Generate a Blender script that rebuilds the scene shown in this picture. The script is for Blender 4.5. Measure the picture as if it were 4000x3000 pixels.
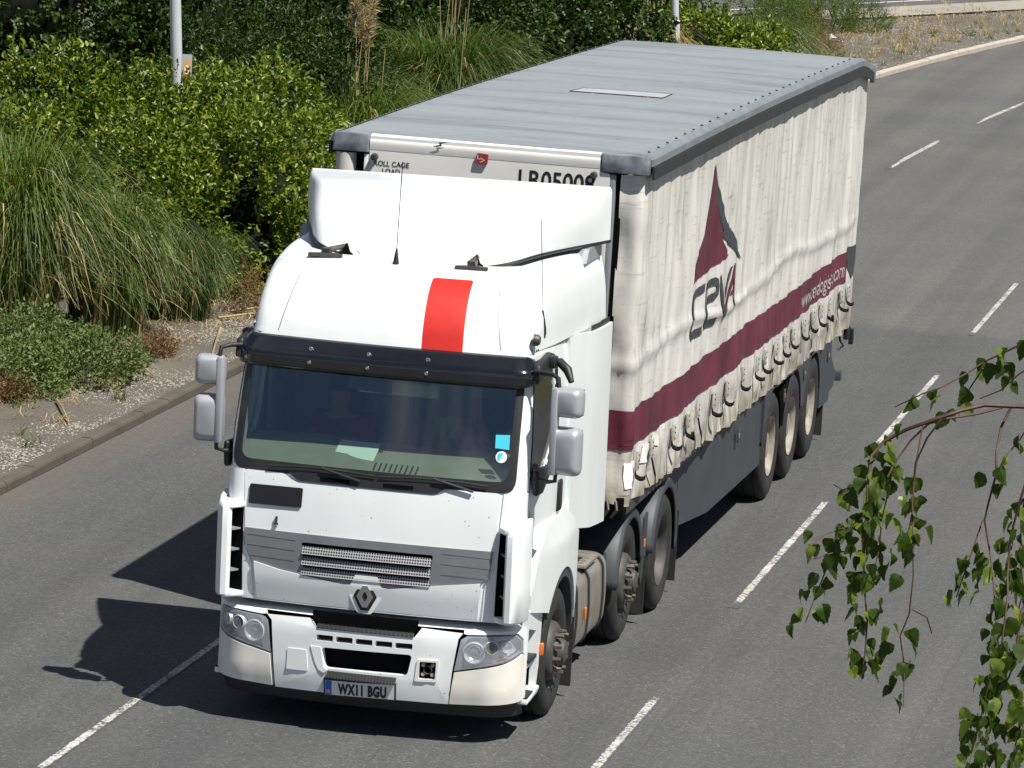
import bpy, bmesh, math, random
import numpy as np
from mathutils import Vector, Matrix, noise
from mathutils.geometry import tessellate_polygon

# ------------------------------------------------------------------ camera, sky, sun, exposure
SC = bpy.context.scene
COL = SC.collection
for o in list(bpy.data.objects):
    bpy.data.objects.remove(o)

CAM_POS = Vector((7.595, -36.611, 7.89))
YAW, PITCH, ROLL = -0.197, 0.152, 0.063
_cy, _sy, _cp, _sp = math.cos(YAW), math.sin(YAW), math.cos(PITCH), math.sin(PITCH)
FWD = Vector((_sy * _cp, _cy * _cp, -_sp))
_r = Vector((_cy, -_sy, 0)); _u = _r.cross(FWD)
RIGHT = _r * math.cos(ROLL) + _u * math.sin(ROLL)
UP = -_r * math.sin(ROLL) + _u * math.cos(ROLL)
cam_d = bpy.data.cameras.new('camera'); cam = bpy.data.objects.new('camera', cam_d); COL.objects.link(cam)
cam_d.sensor_fit = 'HORIZONTAL'; cam_d.sensor_width = 36.0; cam_d.lens = 18343.7 / 4000 * 36.0
cam_d.clip_start = 0.5; cam_d.clip_end = 3000
cam.matrix_world = Matrix(((RIGHT.x, UP.x, -FWD.x, CAM_POS.x), (RIGHT.y, UP.y, -FWD.y, CAM_POS.y),
                           (RIGHT.z, UP.z, -FWD.z, CAM_POS.z), (0, 0, 0, 1)))
SC.camera = cam

SUN_DIR = Vector((0.43, -0.275, 0.86)).normalized()
SUN_EL = math.asin(SUN_DIR.z); SUN_AZ = math.atan2(SUN_DIR.x, SUN_DIR.y)
world = bpy.data.worlds.new('World'); SC.world = world; world.use_nodes = True
wn = world.node_tree; wn.nodes.clear()
w_out = wn.nodes.new('ShaderNodeOutputWorld'); w_bg = wn.nodes.new('ShaderNodeBackground')
w_sky = wn.nodes.new('ShaderNodeTexSky'); w_sky.sky_type = 'NISHITA'; w_sky.sun_disc = False
w_sky.sun_elevation = SUN_EL; w_sky.sun_rotation = SUN_AZ; w_sky.air_density = 0.5; w_sky.dust_density = 0.2
# broken fair-weather cloud, the same all over the sky (the windscreen mirrors it)
w_tc = wn.nodes.new('ShaderNodeTexCoord'); w_n = wn.nodes.new('ShaderNodeTexNoise')
w_n.inputs['Scale'].default_value = 3.4; w_n.inputs['Distortion'].default_value = 0.5; w_n.inputs['Detail'].default_value = 7; w_n.inputs['Roughness'].default_value = 0.55
w_rmp = wn.nodes.new('ShaderNodeValToRGB'); w_rmp.color_ramp.elements[0].position = 0.47; w_rmp.color_ramp.elements[1].position = 0.62
w_mix = wn.nodes.new('ShaderNodeMix'); w_mix.data_type = 'RGBA'
w_mix.inputs[7].default_value = (9, 9.3, 9.8, 1)
w_mul = wn.nodes.new('ShaderNodeMath'); w_mul.operation = 'MULTIPLY'; w_mul.inputs[1].default_value = 0.5
wn.links.new(w_tc.outputs['Generated'], w_n.inputs['Vector']); wn.links.new(w_n.outputs[0], w_rmp.inputs[0])
wn.links.new(w_rmp.outputs[0], w_mul.inputs[0]); wn.links.new(w_mul.outputs[0], w_mix.inputs[0])
wn.links.new(w_sky.outputs[0], w_mix.inputs[6]); wn.links.new(w_mix.outputs[2], w_bg.inputs[0])
w_bg.inputs[1].default_value = 0.05
wn.links.new(w_bg.outputs[0], w_out.inputs[0])

sun_d = bpy.data.lights.new('sun', 'SUN'); sun_d.energy = 5.0; sun_d.angle = math.radians(0.5); sun_d.color = (1.0, 0.96, 0.88)
sun = bpy.data.objects.new('sun', sun_d); COL.objects.link(sun)
sun.rotation_euler = SUN_DIR.to_track_quat('Z', 'Y').to_euler(); sun.location = (20, -20, 40)

SC.view_settings.view_transform = 'Standard'; SC.view_settings.look = 'None'
SC.view_settings.exposure = 0.45; SC.view_settings.gamma = 1.0
try: SC.view_settings.use_curve_mapping = False
except Exception: pass
SC.render.engine = 'CYCLES'
SC.cycles.max_bounces = 8; SC.cycles.transparent_max_bounces = 12

# ------------------------------------------------------------------ materials
MATS = {}
def nodes(name):
    m = bpy.data.materials.new(name); m.use_nodes = True
    nt = m.node_tree; b = nt.nodes['Principled BSDF']; MATS[name] = m
    return m, nt, b
def nd(nt, kind, **kw):
    n = nt.nodes.new(kind)
    for k, v in kw.items():
        if k in n.inputs: n.inputs[k].default_value = v
        else: setattr(n, k, v)
    return n
def ramp(nt, fac, stops):
    r = nt.nodes.new('ShaderNodeValToRGB'); e = r.color_ramp.elements
    while len(e) < len(stops): e.new(0.5)
    for q, (p, c) in zip(e, stops):
        q.position = p; q.color = tuple(c) + (1,) if len(c) == 3 else c
    nt.links.new(fac, r.inputs[0]); return r.outputs[0]
def mixc(nt, fac, a, b, mode='MIX'):
    x = nt.nodes.new('ShaderNodeMix'); x.data_type = 'RGBA'; x.blend_type = mode
    for i, v in ((0, fac), (6, a), (7, b)):
        if hasattr(v, 'links'): nt.links.new(v, x.inputs[i])
        elif i == 0: x.inputs[0].default_value = v
        else: x.inputs[i].default_value = tuple(v) + (1,)
    return x.outputs[2]
def coords(nt, scale=(1, 1, 1), space='Object', rot=(0, 0, 0)):
    t = nt.nodes.new('ShaderNodeTexCoord')
    if space == 'World':
        g = nt.nodes.new('ShaderNodeNewGeometry'); src = g.outputs['Position']
    else: src = t.outputs[space]
    mp = nt.nodes.new('ShaderNodeMapping'); mp.inputs['Scale'].default_value = scale; mp.inputs['Rotation'].default_value = rot
    nt.links.new(src, mp.inputs[0]); return mp.outputs[0]
def nz(nt, vec, scale, detail=4, rough=.55, out=0):
    n = nd(nt, 'ShaderNodeTexNoise'); n.inputs['Scale'].default_value = scale
    n.inputs['Detail'].default_value = detail; n.inputs['Roughness'].default_value = rough
    nt.links.new(vec, n.inputs['Vector']); return n.outputs[out]
def bump(nt, b, h, strength, dist):
    n = nt.nodes.new('ShaderNodeBump'); n.inputs['Strength'].default_value = strength; n.inputs['Distance'].default_value = dist
    nt.links.new(h, n.inputs['Height']); nt.links.new(n.outputs[0], b.inputs['Normal'])
def plain(name, col, rough=.5, metal=0., var=.12, vs=6., coat=0., bmp=None, spec=.5, space='World', stretch=(1, 1, 1)):
    m, nt, b = nodes(name)
    v = coords(nt, stretch, space)
    f = nz(nt, v, vs, 5)
    lo = [c * (1 - var) for c in col]; hi = [min(1, c * (1 + var)) for c in col]
    nt.links.new(ramp(nt, f, [(.3, lo), (.7, hi)]), b.inputs['Base Color'])
    b.inputs['Roughness'].default_value = rough; b.inputs['Metallic'].default_value = metal
    b.inputs['Coat Weight'].default_value = coat; b.inputs['Coat Roughness'].default_value = .08
    b.inputs['Specular IOR Level'].default_value = spec
    if bmp: bump(nt, b, nz(nt, v, bmp[0], 3), bmp[1], bmp[2])
    return m
plain('white_paint', (.79, .825, .835), .36, var=.05, vs=1.8, coat=.35, stretch=(1.6, 1.6, .5))
plain('cream_plastic', (.76, .74, .68), .55, var=.06, vs=5)
plain('grey_paint', (.20, .215, .23), .42, var=.08, vs=8, metal=.25)
plain('silver_paint', (.36, .38, .41), .42, var=.08, vs=5, metal=.35, coat=.15)
plain('slat_silver', (.42, .43, .44), .4, var=.1, vs=12, metal=.4)
plain('black_plastic', (.016, .017, .019), .5, var=.25, vs=9, bmp=(60, .2, .004))
plain('void_black', (.004, .004, .005), .9, var=.2, spec=.05)
plain('visor_smoke', (.010, .011, .016), .12, var=.15, coat=.6)
plain('red_vinyl', (.56, .026, .018), .42, var=.08, vs=9)
plain('rubber', (.020, .020, .020), .78, var=.35, vs=14, bmp=(50, .3, .004))
plain('steel_dark', (.09, .085, .08), .55, metal=.6, var=.35, vs=12)
plain('nut_steel', (.20, .185, .15), .45, metal=.7, var=.3, vs=20)
plain('chrome', (.75, .76, .78), .08, metal=1., var=.02)
plain('tank_alloy', (.42, .39, .33), .38, metal=.65, var=.18, vs=5)
plain('tread_plate', (.40, .38, .33), .45, metal=.6, var=.3, vs=40, bmp=(120, .6, .003))
plain('fender_grey', (.042, .047, .055), .55, var=.15, vs=7)
plain('skirt_grey', (.044, .051, .059), .55, var=.14, vs=2.5)
plain('cap_grey', (.22, .25, .28), .5, var=.55, vs=7, metal=.2)
plain('rail_light', (.27, .295, .32), .42, var=.15, vs=4, metal=.35)
plain('rail_dark', (.022, .025, .030), .5, var=.25, vs=4)
plain('bulkhead_white', (.78, .77, .74), .5, var=.05, vs=3)
plain('rim_cream', (.27, .245, .20), .6, var=.3, vs=9)
plain('rim_grey', (.062, .060, .057), .6, var=.3, vs=8)
plain('webbing', (.010, .010, .011), .95, var=.3, vs=30, spec=.08)
plain('buckle_steel', (.47, .45, .40), .5, metal=.15, var=.3, vs=30)
plain('amber', (.60, .15, .012), .25, var=.08, coat=.5)
plain('dash_beige', (.27, .245, .19), .75, var=.08, vs=8)
plain('cab_lining', (.46, .47, .43), .85, var=.1, vs=6)
plain('seat_cloth', (.05, .055, .065), .9, var=.25, vs=30)
plain('paper', (.82, .85, .86), .7, var=.03)
plain('sticker_blue', (.06, .55, .72), .6, var=.05)
plain('plate_white', (.80, .80, .78), .4, var=.03)
plain('plate_blue', (.02, .13, .55), .4, var=.03)
plain('ink_black', (.012, .012, .013), .5, var=.1)
plain('ink_slate', (.045, .05, .058), .6, var=.2, vs=4)
plain('ink_maroon', (.115, .016, .034), .6, var=.4, vs=1.3)
plain('ink_white', (.45, .39, .38), .6, var=.1)
plain('badge_maroon', (.26, .03, .045), .5, var=.1)
plain('badge_gold', (.62, .42, .25), .5, var=.1)
plain('post_paint', (.55, .58, .62), .45, metal=.2, var=.06, vs=3)
plain('sign_grey', (.38, .41, .44), .5, var=.06)
plain('sign_orange', (.80, .30, .03), .5, var=.05)
plain('skin_tone', (.46, .26, .18), .6, var=.06)
plain('shirt_red', (.34, .03, .04), .85, var=.15, vs=14)
plain('cloth_navy', (.03, .04, .08), .85, var=.15, vs=14)
plain('hair_brown', (.05, .035, .025), .8, var=.2, vs=30)
plain('hi_vis', (.42, .62, .03), .8, var=.12, vs=10)
plain('bark_dark', (.05, .04, .032), .9, var=.35, vs=20, bmp=(30, .5, .02))
plain('bark_birch', (.42, .40, .36), .8, var=.4, vs=7, stretch=(1, 1, 4))
plain('twig_brown', (.075, .035, .024), .65, var=.3, vs=30)
plain('kerb_concrete', (.44, .385, .33), .85, var=.1, vs=2, bmp=(60, .4, .004))
plain('litter_white', (.7, .74, .78), .6, var=.05)

# white paint with fine road spatter for the nose panels
def spatter():
    m, nt, b = nodes('nose_paint'); v = coords(nt, (1, 1, 1), 'World')
    base = ramp(nt, nz(nt, v, 2.2, 4), [(.3, (.755, .795, .805)), (.7, (.80, .835, .845))])
    vo = nd(nt, 'ShaderNodeTexVoronoi'); vo.inputs['Scale'].default_value = 17; nt.links.new(v, vo.inputs['Vector'])
    sp = ramp(nt, vo.outputs['Distance'], [(.08, (1, 1, 1)), (.12, (0, 0, 0))])
    pick = ramp(nt, nz(nt, v, 9, 1), [(.50, (0, 0, 0)), (.58, (1, 1, 1))])
    f = mixc(nt, 1., sp, pick, 'MULTIPLY')
    nt.links.new(mixc(nt, f, base, (.30, .29, .26)), b.inputs['Base Color'])
    b.inputs['Roughness'].default_value = .36; b.inputs['Coat Weight'].default_value = .35
spatter()
# perforated grille slats
def perforated():
    m, nt, b = nodes('perforated_slat'); t = nt.nodes.new('ShaderNodeTexCoord')
    mp = nd(nt, 'ShaderNodeMapping'); mp.inputs['Scale'].default_value = (52, 52, 52); nt.links.new(t.outputs['Object'], mp.inputs[0])
    sx = nd(nt, 'ShaderNodeSeparateXYZ'); nt.links.new(mp.outputs[0], sx.inputs[0])
    cb = nd(nt, 'ShaderNodeCombineXYZ'); nt.links.new(sx.outputs[0], cb.inputs[0]); nt.links.new(sx.outputs[2], cb.inputs[1])
    vo = nd(nt, 'ShaderNodeTexVoronoi'); vo.inputs['Scale'].default_value = 1.; vo.inputs['Randomness'].default_value = .0
    vo.voronoi_dimensions = '2D'; nt.links.new(cb.outputs[0], vo.inputs['Vector'])
    c = ramp(nt, vo.outputs['Distance'], [(.33, (.012, .012, .012)), (.40, (.40, .41, .42))])
    nt.links.new(c, b.inputs['Base Color']); b.inputs['Roughness'].default_value = .4; b.inputs['Metallic'].default_value = .3
perforated()
# asphalt: aggregate speckle, patchy tone, an older lighter surface beyond y = 21, grit along the kerb
def asphalt(name, dirt=True, worn=0.):
    m, nt, b = nodes(name); v = coords(nt, (1, 1, 1), 'World')
    big = nz(nt, v, .35, 5, .6); mid = nz(nt, coords(nt, (1.5, .03, 1), 'World'), 1.0, 5)
    vo = nd(nt, 'ShaderNodeTexVoronoi'); vo.inputs['Scale'].default_value = 62; nt.links.new(v, vo.inputs['Vector'])
    sepc = nd(nt, 'ShaderNodeSeparateColor'); nt.links.new(vo.outputs['Color'], sepc.inputs[0])
    spk = ramp(nt, sepc.outputs[0], [(.0, (.045, .047, .049)), (.6, (.086, .089, .091)), (.92, (.118, .118, .117)), (1., (.21, .208, .20))])
    fine = nz(nt, v, 150, 2, .6)
    c = mixc(nt, .45, spk, ramp(nt, fine, [(.3, (.030, .032, .034)), (.7, (.150, .152, .152))]))
    c = mixc(nt, 1., c, ramp(nt, big, [(.3, (.88, .89, .92)), (.7, (1.1, 1.08, 1.04))]), 'MULTIPLY')
    c = mixc(nt, 1., c, ramp(nt, mid, [(.3, (.80, .80, .82)), (.7, (1.14, 1.14, 1.12))]), 'MULTIPLY')
    g = nt.nodes.new('ShaderNodeNewGeometry'); sep = nd(nt, 'ShaderNodeSeparateXYZ'); nt.links.new(g.outputs['Position'], sep.inputs[0])
    edge = nz(nt, v, .9, 4)
    ad = nd(nt, 'ShaderNodeMath', operation='MULTIPLY_ADD'); nt.links.new(edge, ad.inputs[0]); ad.inputs[1].default_value = 1.6; nt.links.new(sep.outputs[1], ad.inputs[2])
    mr = nd(nt, 'ShaderNodeMapRange'); mr.inputs[1].default_value = 21.6; mr.inputs[2].default_value = 22.4; nt.links.new(ad.outputs[0], mr.inputs[0])
    old = mixc(nt, 1., c, (1.24, 1.225, 1.17), 'MULTIPLY')
    c = mixc(nt, mr.outputs[0], c, old)
    if dirt:
        d2 = nd(nt, 'ShaderNodeMath', operation='MULTIPLY_ADD'); nt.links.new(nz(nt, coords(nt, (1, .3, 1), 'World'), 1.5, 5), d2.inputs[0]); d2.inputs[1].default_value = .9; nt.links.new(sep.outputs[0], d2.inputs[2])
        m2 = nd(nt, 'ShaderNodeMapRange'); m2.inputs[1].default_value = -4.25; m2.inputs[2].default_value = -5.0; nt.links.new(d2.outputs[0], m2.inputs[0])
        m3 = nd(nt, 'ShaderNodeMapRange'); m3.inputs[1].default_value = 34.; m3.inputs[2].default_value = 24.; nt.links.new(sep.outputs[1], m3.inputs[0])
        mm = nd(nt, 'ShaderNodeMath', operation='MULTIPLY'); nt.links.new(m2.outputs[0], mm.inputs[0]); nt.links.new(m3.outputs[0], mm.inputs[1])
        m4 = nd(nt, 'ShaderNodeMath', operation='MULTIPLY'); nt.links.new(mm.outputs[0], m4.inputs[0]); m4.inputs[1].default_value = .45
        c = mixc(nt, m4.outputs[0], c, ramp(nt, fine, [(.3, (.11, .088, .066)), (.7, (.19, .155, .115))]))
    nt.links.new(c, b.inputs['Base Color']); b.inputs['Roughness'].default_value = .82; b.inputs['Specular IOR Level'].default_value = .35
    bump(nt, b, fine, .55, .006)
    return m
asphalt('asphalt'); asphalt('asphalt_far', dirt=False)
def road_paint():
    m = asphalt('road_paint', dirt=False); nt = m.node_tree; b = nt.nodes['Principled BSDF']
    src = b.inputs['Base Color'].links[0].from_socket
    v = coords(nt, (1, 1, 1), 'World')
    w = nz(nt, v, 26, 5, .75); w2 = nz(nt, v, 3.1, 4)
    t = nt.nodes.new('ShaderNodeTexCoord'); sx = nd(nt, 'ShaderNodeSeparateXYZ'); nt.links.new(t.outputs['Generated'], sx.inputs[0])
    # worn more towards the edges and ends of the stripe
    def edge(sock, wdt):
        a = nd(nt, 'ShaderNodeMath', operation='SUBTRACT'); nt.links.new(sock, a.inputs[0]); a.inputs[1].default_value = .5
        b_ = nd(nt, 'ShaderNodeMath', operation='ABSOLUTE'); nt.links.new(a.outputs[0], b_.inputs[0])
        c = nd(nt, 'ShaderNodeMapRange'); c.inputs[1].default_value = .5 - wdt; c.inputs[2].default_value = .5; c.inputs[3].default_value = 0; c.inputs[4].default_value = .32
        nt.links.new(b_.outputs[0], c.inputs[0]); return c.outputs[0]
    s1 = nd(nt, 'ShaderNodeMath', operation='SUBTRACT'); nt.links.new(w, s1.inputs[0]); nt.links.new(edge(sx.outputs[0], .22), s1.inputs[1])
    s2 = nd(nt, 'ShaderNodeMath', operation='SUBTRACT'); nt.links.new(s1.outputs[0], s2.inputs[0]); nt.links.new(edge(sx.outputs[1], .06), s2.inputs[1])
    s3 = nd(nt, 'ShaderNodeMath', operation='MULTIPLY_ADD'); nt.links.new(w2, s3.inputs[0]); s3.inputs[1].default_value = .35; nt.links.new(s2.outputs[0], s3.inputs[2])
    f = ramp(nt, s3.outputs[0], [(.60, (0, 0, 0)), (.70, (1, 1, 1))])
    nt.links.new(mixc(nt, f, src, (.50, .495, .47)), b.inputs['Base Color'])
road_paint()
def ground_mat(name, stops, fine_stops, mixf=.5, sc=.7):
    m, nt, b = nodes(name); v = coords(nt, (1, 1, 1), 'World')
    c = mixc(nt, mixf, ramp(nt, nz(nt, v, sc, 6, .6), stops), ramp(nt, nz(nt, v, 55, 3, .7), fine_stops))
    nt.links.new(c, b.inputs['Base Color']); b.inputs['Roughness'].default_value = .95
    bump(nt, b, nz(nt, v, 28, 5, .7), .9, .03)
ground_mat('verge_soil', [(.3, (.075, .064, .050)), (.5, (.115, .100, .080)), (.7, (.16, .14, .11))], [(.3, (.05, .043, .034)), (.7, (.23, .205, .175))])
ground_mat('far_gravel', [(.3, (.26, .235, .20)), (.7, (.40, .37, .32))], [(.3, (.18, .16, .13)), (.7, (.48, .45, .41))])
ground_mat('field_grass', [(.3, (.05, .07, .025)), (.7, (.12, .11, .05))], [(.3, (.04, .05, .02)), (.7, (.14, .13, .07))])
plain('pebble', (.29, .26, .235), .85, var=.4, vs=22)

# canvas of the curtain side: off-white, drawn down by vertical grime and fine cross scuffs
def canvas():
    m, nt, b = nodes('canvas'); v = coords(nt, (1, 1, 1), 'World')
    st = nz(nt, coords(nt, (1, 5, .6), 'World'), 1.0, 6, .65)
    c = ramp(nt, st, [(.30, (.42, .40, .365)), (.46, (.64, .625, .585)), (.7, (.73, .715, .685))])
    g = nt.nodes.new('ShaderNodeNewGeometry'); sep = nd(nt, 'ShaderNodeSeparateXYZ'); nt.links.new(g.outputs['Position'], sep.inputs[0])
    # road film low down and along the top edge
    lo = nd(nt, 'ShaderNodeMapRange'); lo.inputs[1].default_value = 1.78; lo.inputs[2].default_value = 1.22; lo.inputs[3].default_value = 0; lo.inputs[4].default_value = .95; nt.links.new(sep.outputs[2], lo.inputs[0])
    gr = nd(nt, 'ShaderNodeMath', operation='MULTIPLY'); nt.links.new(lo.outputs[0], gr.inputs[0]); nt.links.new(ramp(nt, nz(nt, coords(nt, (1, 4, 1.2), 'World'), 1.6, 5, .65), [(.32, (.15, .15, .15)), (.58, (1, 1, 1))]), gr.inputs[1])
    c = mixc(nt, gr.outputs[0], c, (.25, .22, .165))
    hi = nd(nt, 'ShaderNodeMapRange'); hi.inputs[1].default_value = 3.2; hi.inputs[2].default_value = 3.95; hi.inputs[3].default_value = 0; hi.inputs[4].default_value = .5; nt.links.new(sep.outputs[2], hi.inputs[0])
    g2 = nd(nt, 'ShaderNodeMath', operation='MULTIPLY'); nt.links.new(hi.outputs[0], g2.inputs[0]); nt.links.new(ramp(nt, nz(nt, coords(nt, (1, 7, .35), 'World'), 1.3, 5, .6), [(.4, (0, 0, 0)), (.62, (1, 1, 1))]), g2.inputs[1])
    c = mixc(nt, g2.outputs[0], c, (.27, .255, .23))
    scf = ramp(nt, nz(nt, coords(nt, (1, 1.4, 16), 'World', (.06, 0, 0)), 1.5, 5, .7), [(.36, (.62, .60, .57)), (.42, (1, 1, 1))])
    c = mixc(nt, .55, c, mixc(nt, 1., c, scf, 'MULTIPLY'))
    blot = ramp(nt, nz(nt, v, 1.7, 6, .7), [(.26, (.45, .42, .38)), (.42, (1, 1, 1))])
    c = mixc(nt, .7, c, mixc(nt, 1., c, blot, 'MULTIPLY'))
    nt.links.new(c, b.inputs['Base Color']); b.inputs['Roughness'].default_value = .55
    bump(nt, b, nz(nt, coords(nt, (1, 3, 1.4), 'World'), 3, 5, .6), .22, .02)
canvas()
def roof_sheet():
    m, nt, b = nodes('roof_sheet'); v = coords(nt, (1, 1, 1), 'World')
    st = nz(nt, coords(nt, (.40, 1.9, 1), 'World'), 1.0, 7, .62)
    c = ramp(nt, st, [(.32, (.18, .20, .212)), (.47, (.25, .278, .295)), (.7, (.29, .322, .34))])
    sp = ramp(nt, nz(nt, v, 8, 6, .7), [(.25, (.75, .74, .72)), (.45, (1, 1, 1))])
    nt.links.new(mixc(nt, 1., c, sp, 'MULTIPLY'), b.inputs['Base Color']); b.inputs['Roughness'].default_value = .45
roof_sheet()
plain('roof_patch', (.40, .42, .43), .5, var=.08, vs=6)

def glass(name, tint, refl=1.0, f0=.045, body=0.0, bodycol=(.02, .03, .03)):
    m = bpy.data.materials.new(name); m.use_nodes = True; nt = m.node_tree; nt.nodes.clear(); MATS[name] = m
    o = nt.nodes.new('ShaderNodeOutputMaterial'); tr = nd(nt, 'ShaderNodeBsdfTransparent'); tr.inputs[0].default_value = tuple(tint) + (1,)
    gl = nd(nt, 'ShaderNodeBsdfGlossy'); gl.inputs['Roughness'].default_value = .02; gl.inputs[0].default_value = (refl, refl, refl, 1)
    lw = nd(nt, 'ShaderNodeLayerWeight'); lw.inputs[0].default_value = .5
    pw = nd(nt, 'ShaderNodeMath', operation='POWER'); nt.links.new(lw.outputs['Facing'], pw.inputs[0]); pw.inputs[1].default_value = 5.
    fr = nd(nt, 'ShaderNodeMath', operation='MULTIPLY_ADD'); nt.links.new(pw.outputs[0], fr.inputs[0]); fr.inputs[1].default_value = 1 - f0; fr.inputs[2].default_value = f0
    mx = nd(nt, 'ShaderNodeMixShader'); nt.links.new(fr.outputs[0], mx.inputs[0]); nt.links.new(tr.outputs[0], mx.inputs[1]); nt.links.new(gl.outputs[0], mx.inputs[2])
    last = mx.outputs[0]
    if body:
        df = nd(nt, 'ShaderNodeBsdfDiffuse'); df.inputs[0].default_value = tuple(bodycol) + (1,)
        m2 = nd(nt, 'ShaderNodeMixShader'); m2.inputs[0].default_value = body; nt.links.new(last, m2.inputs[1]); nt.links.new(df.outputs[0], m2.inputs[2]); last = m2.outputs[0]
    nt.links.new(last, o.inputs[0]); return m
glass('windscreen_glass', (.60, .74, .66), f0=.22); glass('side_glass', (.30, .34, .30), f0=.12); glass('lamp_glass', (.93, .95, .97), body=.22, bodycol=(.62, .65, .68))

def leaf_mat(name, cols, rough=.42, trans=.3, tcol=(.25, .38, .04), spec=.5):
    m, nt, b = nodes(name)
    g = nt.nodes.new('ShaderNodeNewGeometry')
    n = len(cols); c = ramp(nt, g.outputs['Random Per Island'], [(i / max(1, n - 1), x) for i, x in enumerate(cols)])
    big = ramp(nt, nz(nt, coords(nt, (1, 1, 1), 'World'), 1.4, 4), [(.3, (.75, .78, .75)), (.7, (1.2, 1.18, 1.1))])
    c = mixc(nt, 1., c, big, 'MULTIPLY')
    nt.links.new(c, b.inputs['Base Color']); b.inputs['Roughness'].default_value = rough; b.inputs['Specular IOR Level'].default_value = spec
    t = nd(nt, 'ShaderNodeBsdfTranslucent'); nt.links.new(mixc(nt, 1., c, (2.6, 2.6, 1.2), 'MULTIPLY'), t.inputs[0])
    mx = nd(nt, 'ShaderNodeMixShader'); mx.inputs[0].default_value = trans
    out = nt.nodes['Material Output']; nt.links.new(b.outputs[0], mx.inputs[1]); nt.links.new(t.outputs[0], mx.inputs[2]); nt.links.new(mx.outputs[0], out.inputs[0])
    return m
leaf_mat('leaf_olive', [(.020, .046, .004), (.042, .085, .006), (.085, .140, .009), (.165, .21, .016), (.29, .31, .06)], .42, .26, spec=.5)
leaf_mat('leaf_deep', [(.007, .022, .003), (.014, .037, .005), (.028, .060, .007), (.06, .10, .014)], .45, .2, spec=.35)
leaf_mat('leaf_sage', [(.085, .14, .04), (.15, .20, .068), (.06, .115, .022), (.12, .12, .04)], .6, .2)
leaf_mat('leaf_broom', [(.04, .075, .012), (.07, .12, .015), (.11, .16, .02)], .6, .25)
leaf_mat('leaf_rust', [(.16, .07, .03), (.22, .12, .05), (.12, .05, .03), (.12, .12, .04)], .7, .2)
leaf_mat('leaf_birch', [(.015, .038, .004), (.028, .058, .005), (.052, .088, .007)], .5, .32, spec=.35)
leaf_mat('grass_green', [(.026, .066, .007), (.045, .096, .010), (.072, .125, .016), (.105, .145, .028), (.19, .175, .06)], .55, .25)
leaf_mat('grass_dark', [(.022, .056, .007), (.038, .085, .011), (.062, .105, .017), (.12, .13, .038)], .55, .25)
leaf_mat('straw', [(.36, .27, .13), (.46, .36, .19), (.30, .20, .10)], .7, .15)
leaf_mat('plume', [(.34, .28, .22), (.42, .36, .30), (.26, .20, .16)], .85, .3)
# ------------------------------------------------------------------ object helpers
def empty(name, loc, label=None, cat=None, group=None):
    o = bpy.data.objects.new(name, None); o.location = loc; o.empty_display_size = .3; COL.objects.link(o)
    if label: tag(o, label, cat, group)
    return o
def tag(o, label=None, cat=None, group=None, kind=None):
    if label: o['label'] = label
    if cat: o['category'] = cat
    if group: o['group'] = group
    if kind: o['kind'] = kind
    return o
WLOC = {}
def wloc(o):
    if o.name in WLOC: return WLOC[o.name]
    return Vector(o.location)
def adopt(o, parent):
    if parent is not None:
        w = wloc(parent)
        WLOC[o.name] = Vector(o.location)
        o.parent = parent; o.location = Vector(o.location) - w
    return o
def obj(name, me, mat=None, parent=None, loc=None):
    o = bpy.data.objects.new(name, me)
    if mat and not me.materials: me.materials.append(MATS[mat])
    COL.objects.link(o)
    if loc is not None: o.location = loc
    return adopt(o, parent)
def finish(name, me, mat, parent, smooth=35, centre=True):
    if centre and len(me.vertices):
        n = len(me.vertices); a = np.empty(n * 3, 'f'); me.vertices.foreach_get('co', a); a = a.reshape(-1, 3)
        c = (a.min(0) + a.max(0)) / 2; a -= c; me.vertices.foreach_set('co', a.ravel()); loc = Vector([float(x) for x in c])
    else: loc = Vector((0, 0, 0))
    me.update()
    if smooth:
        me.polygons.foreach_set('use_smooth', [True] * len(me.polygons))
        me.set_sharp_from_angle(angle=math.radians(smooth))
    return obj(name, me, mat, parent, loc)

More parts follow.
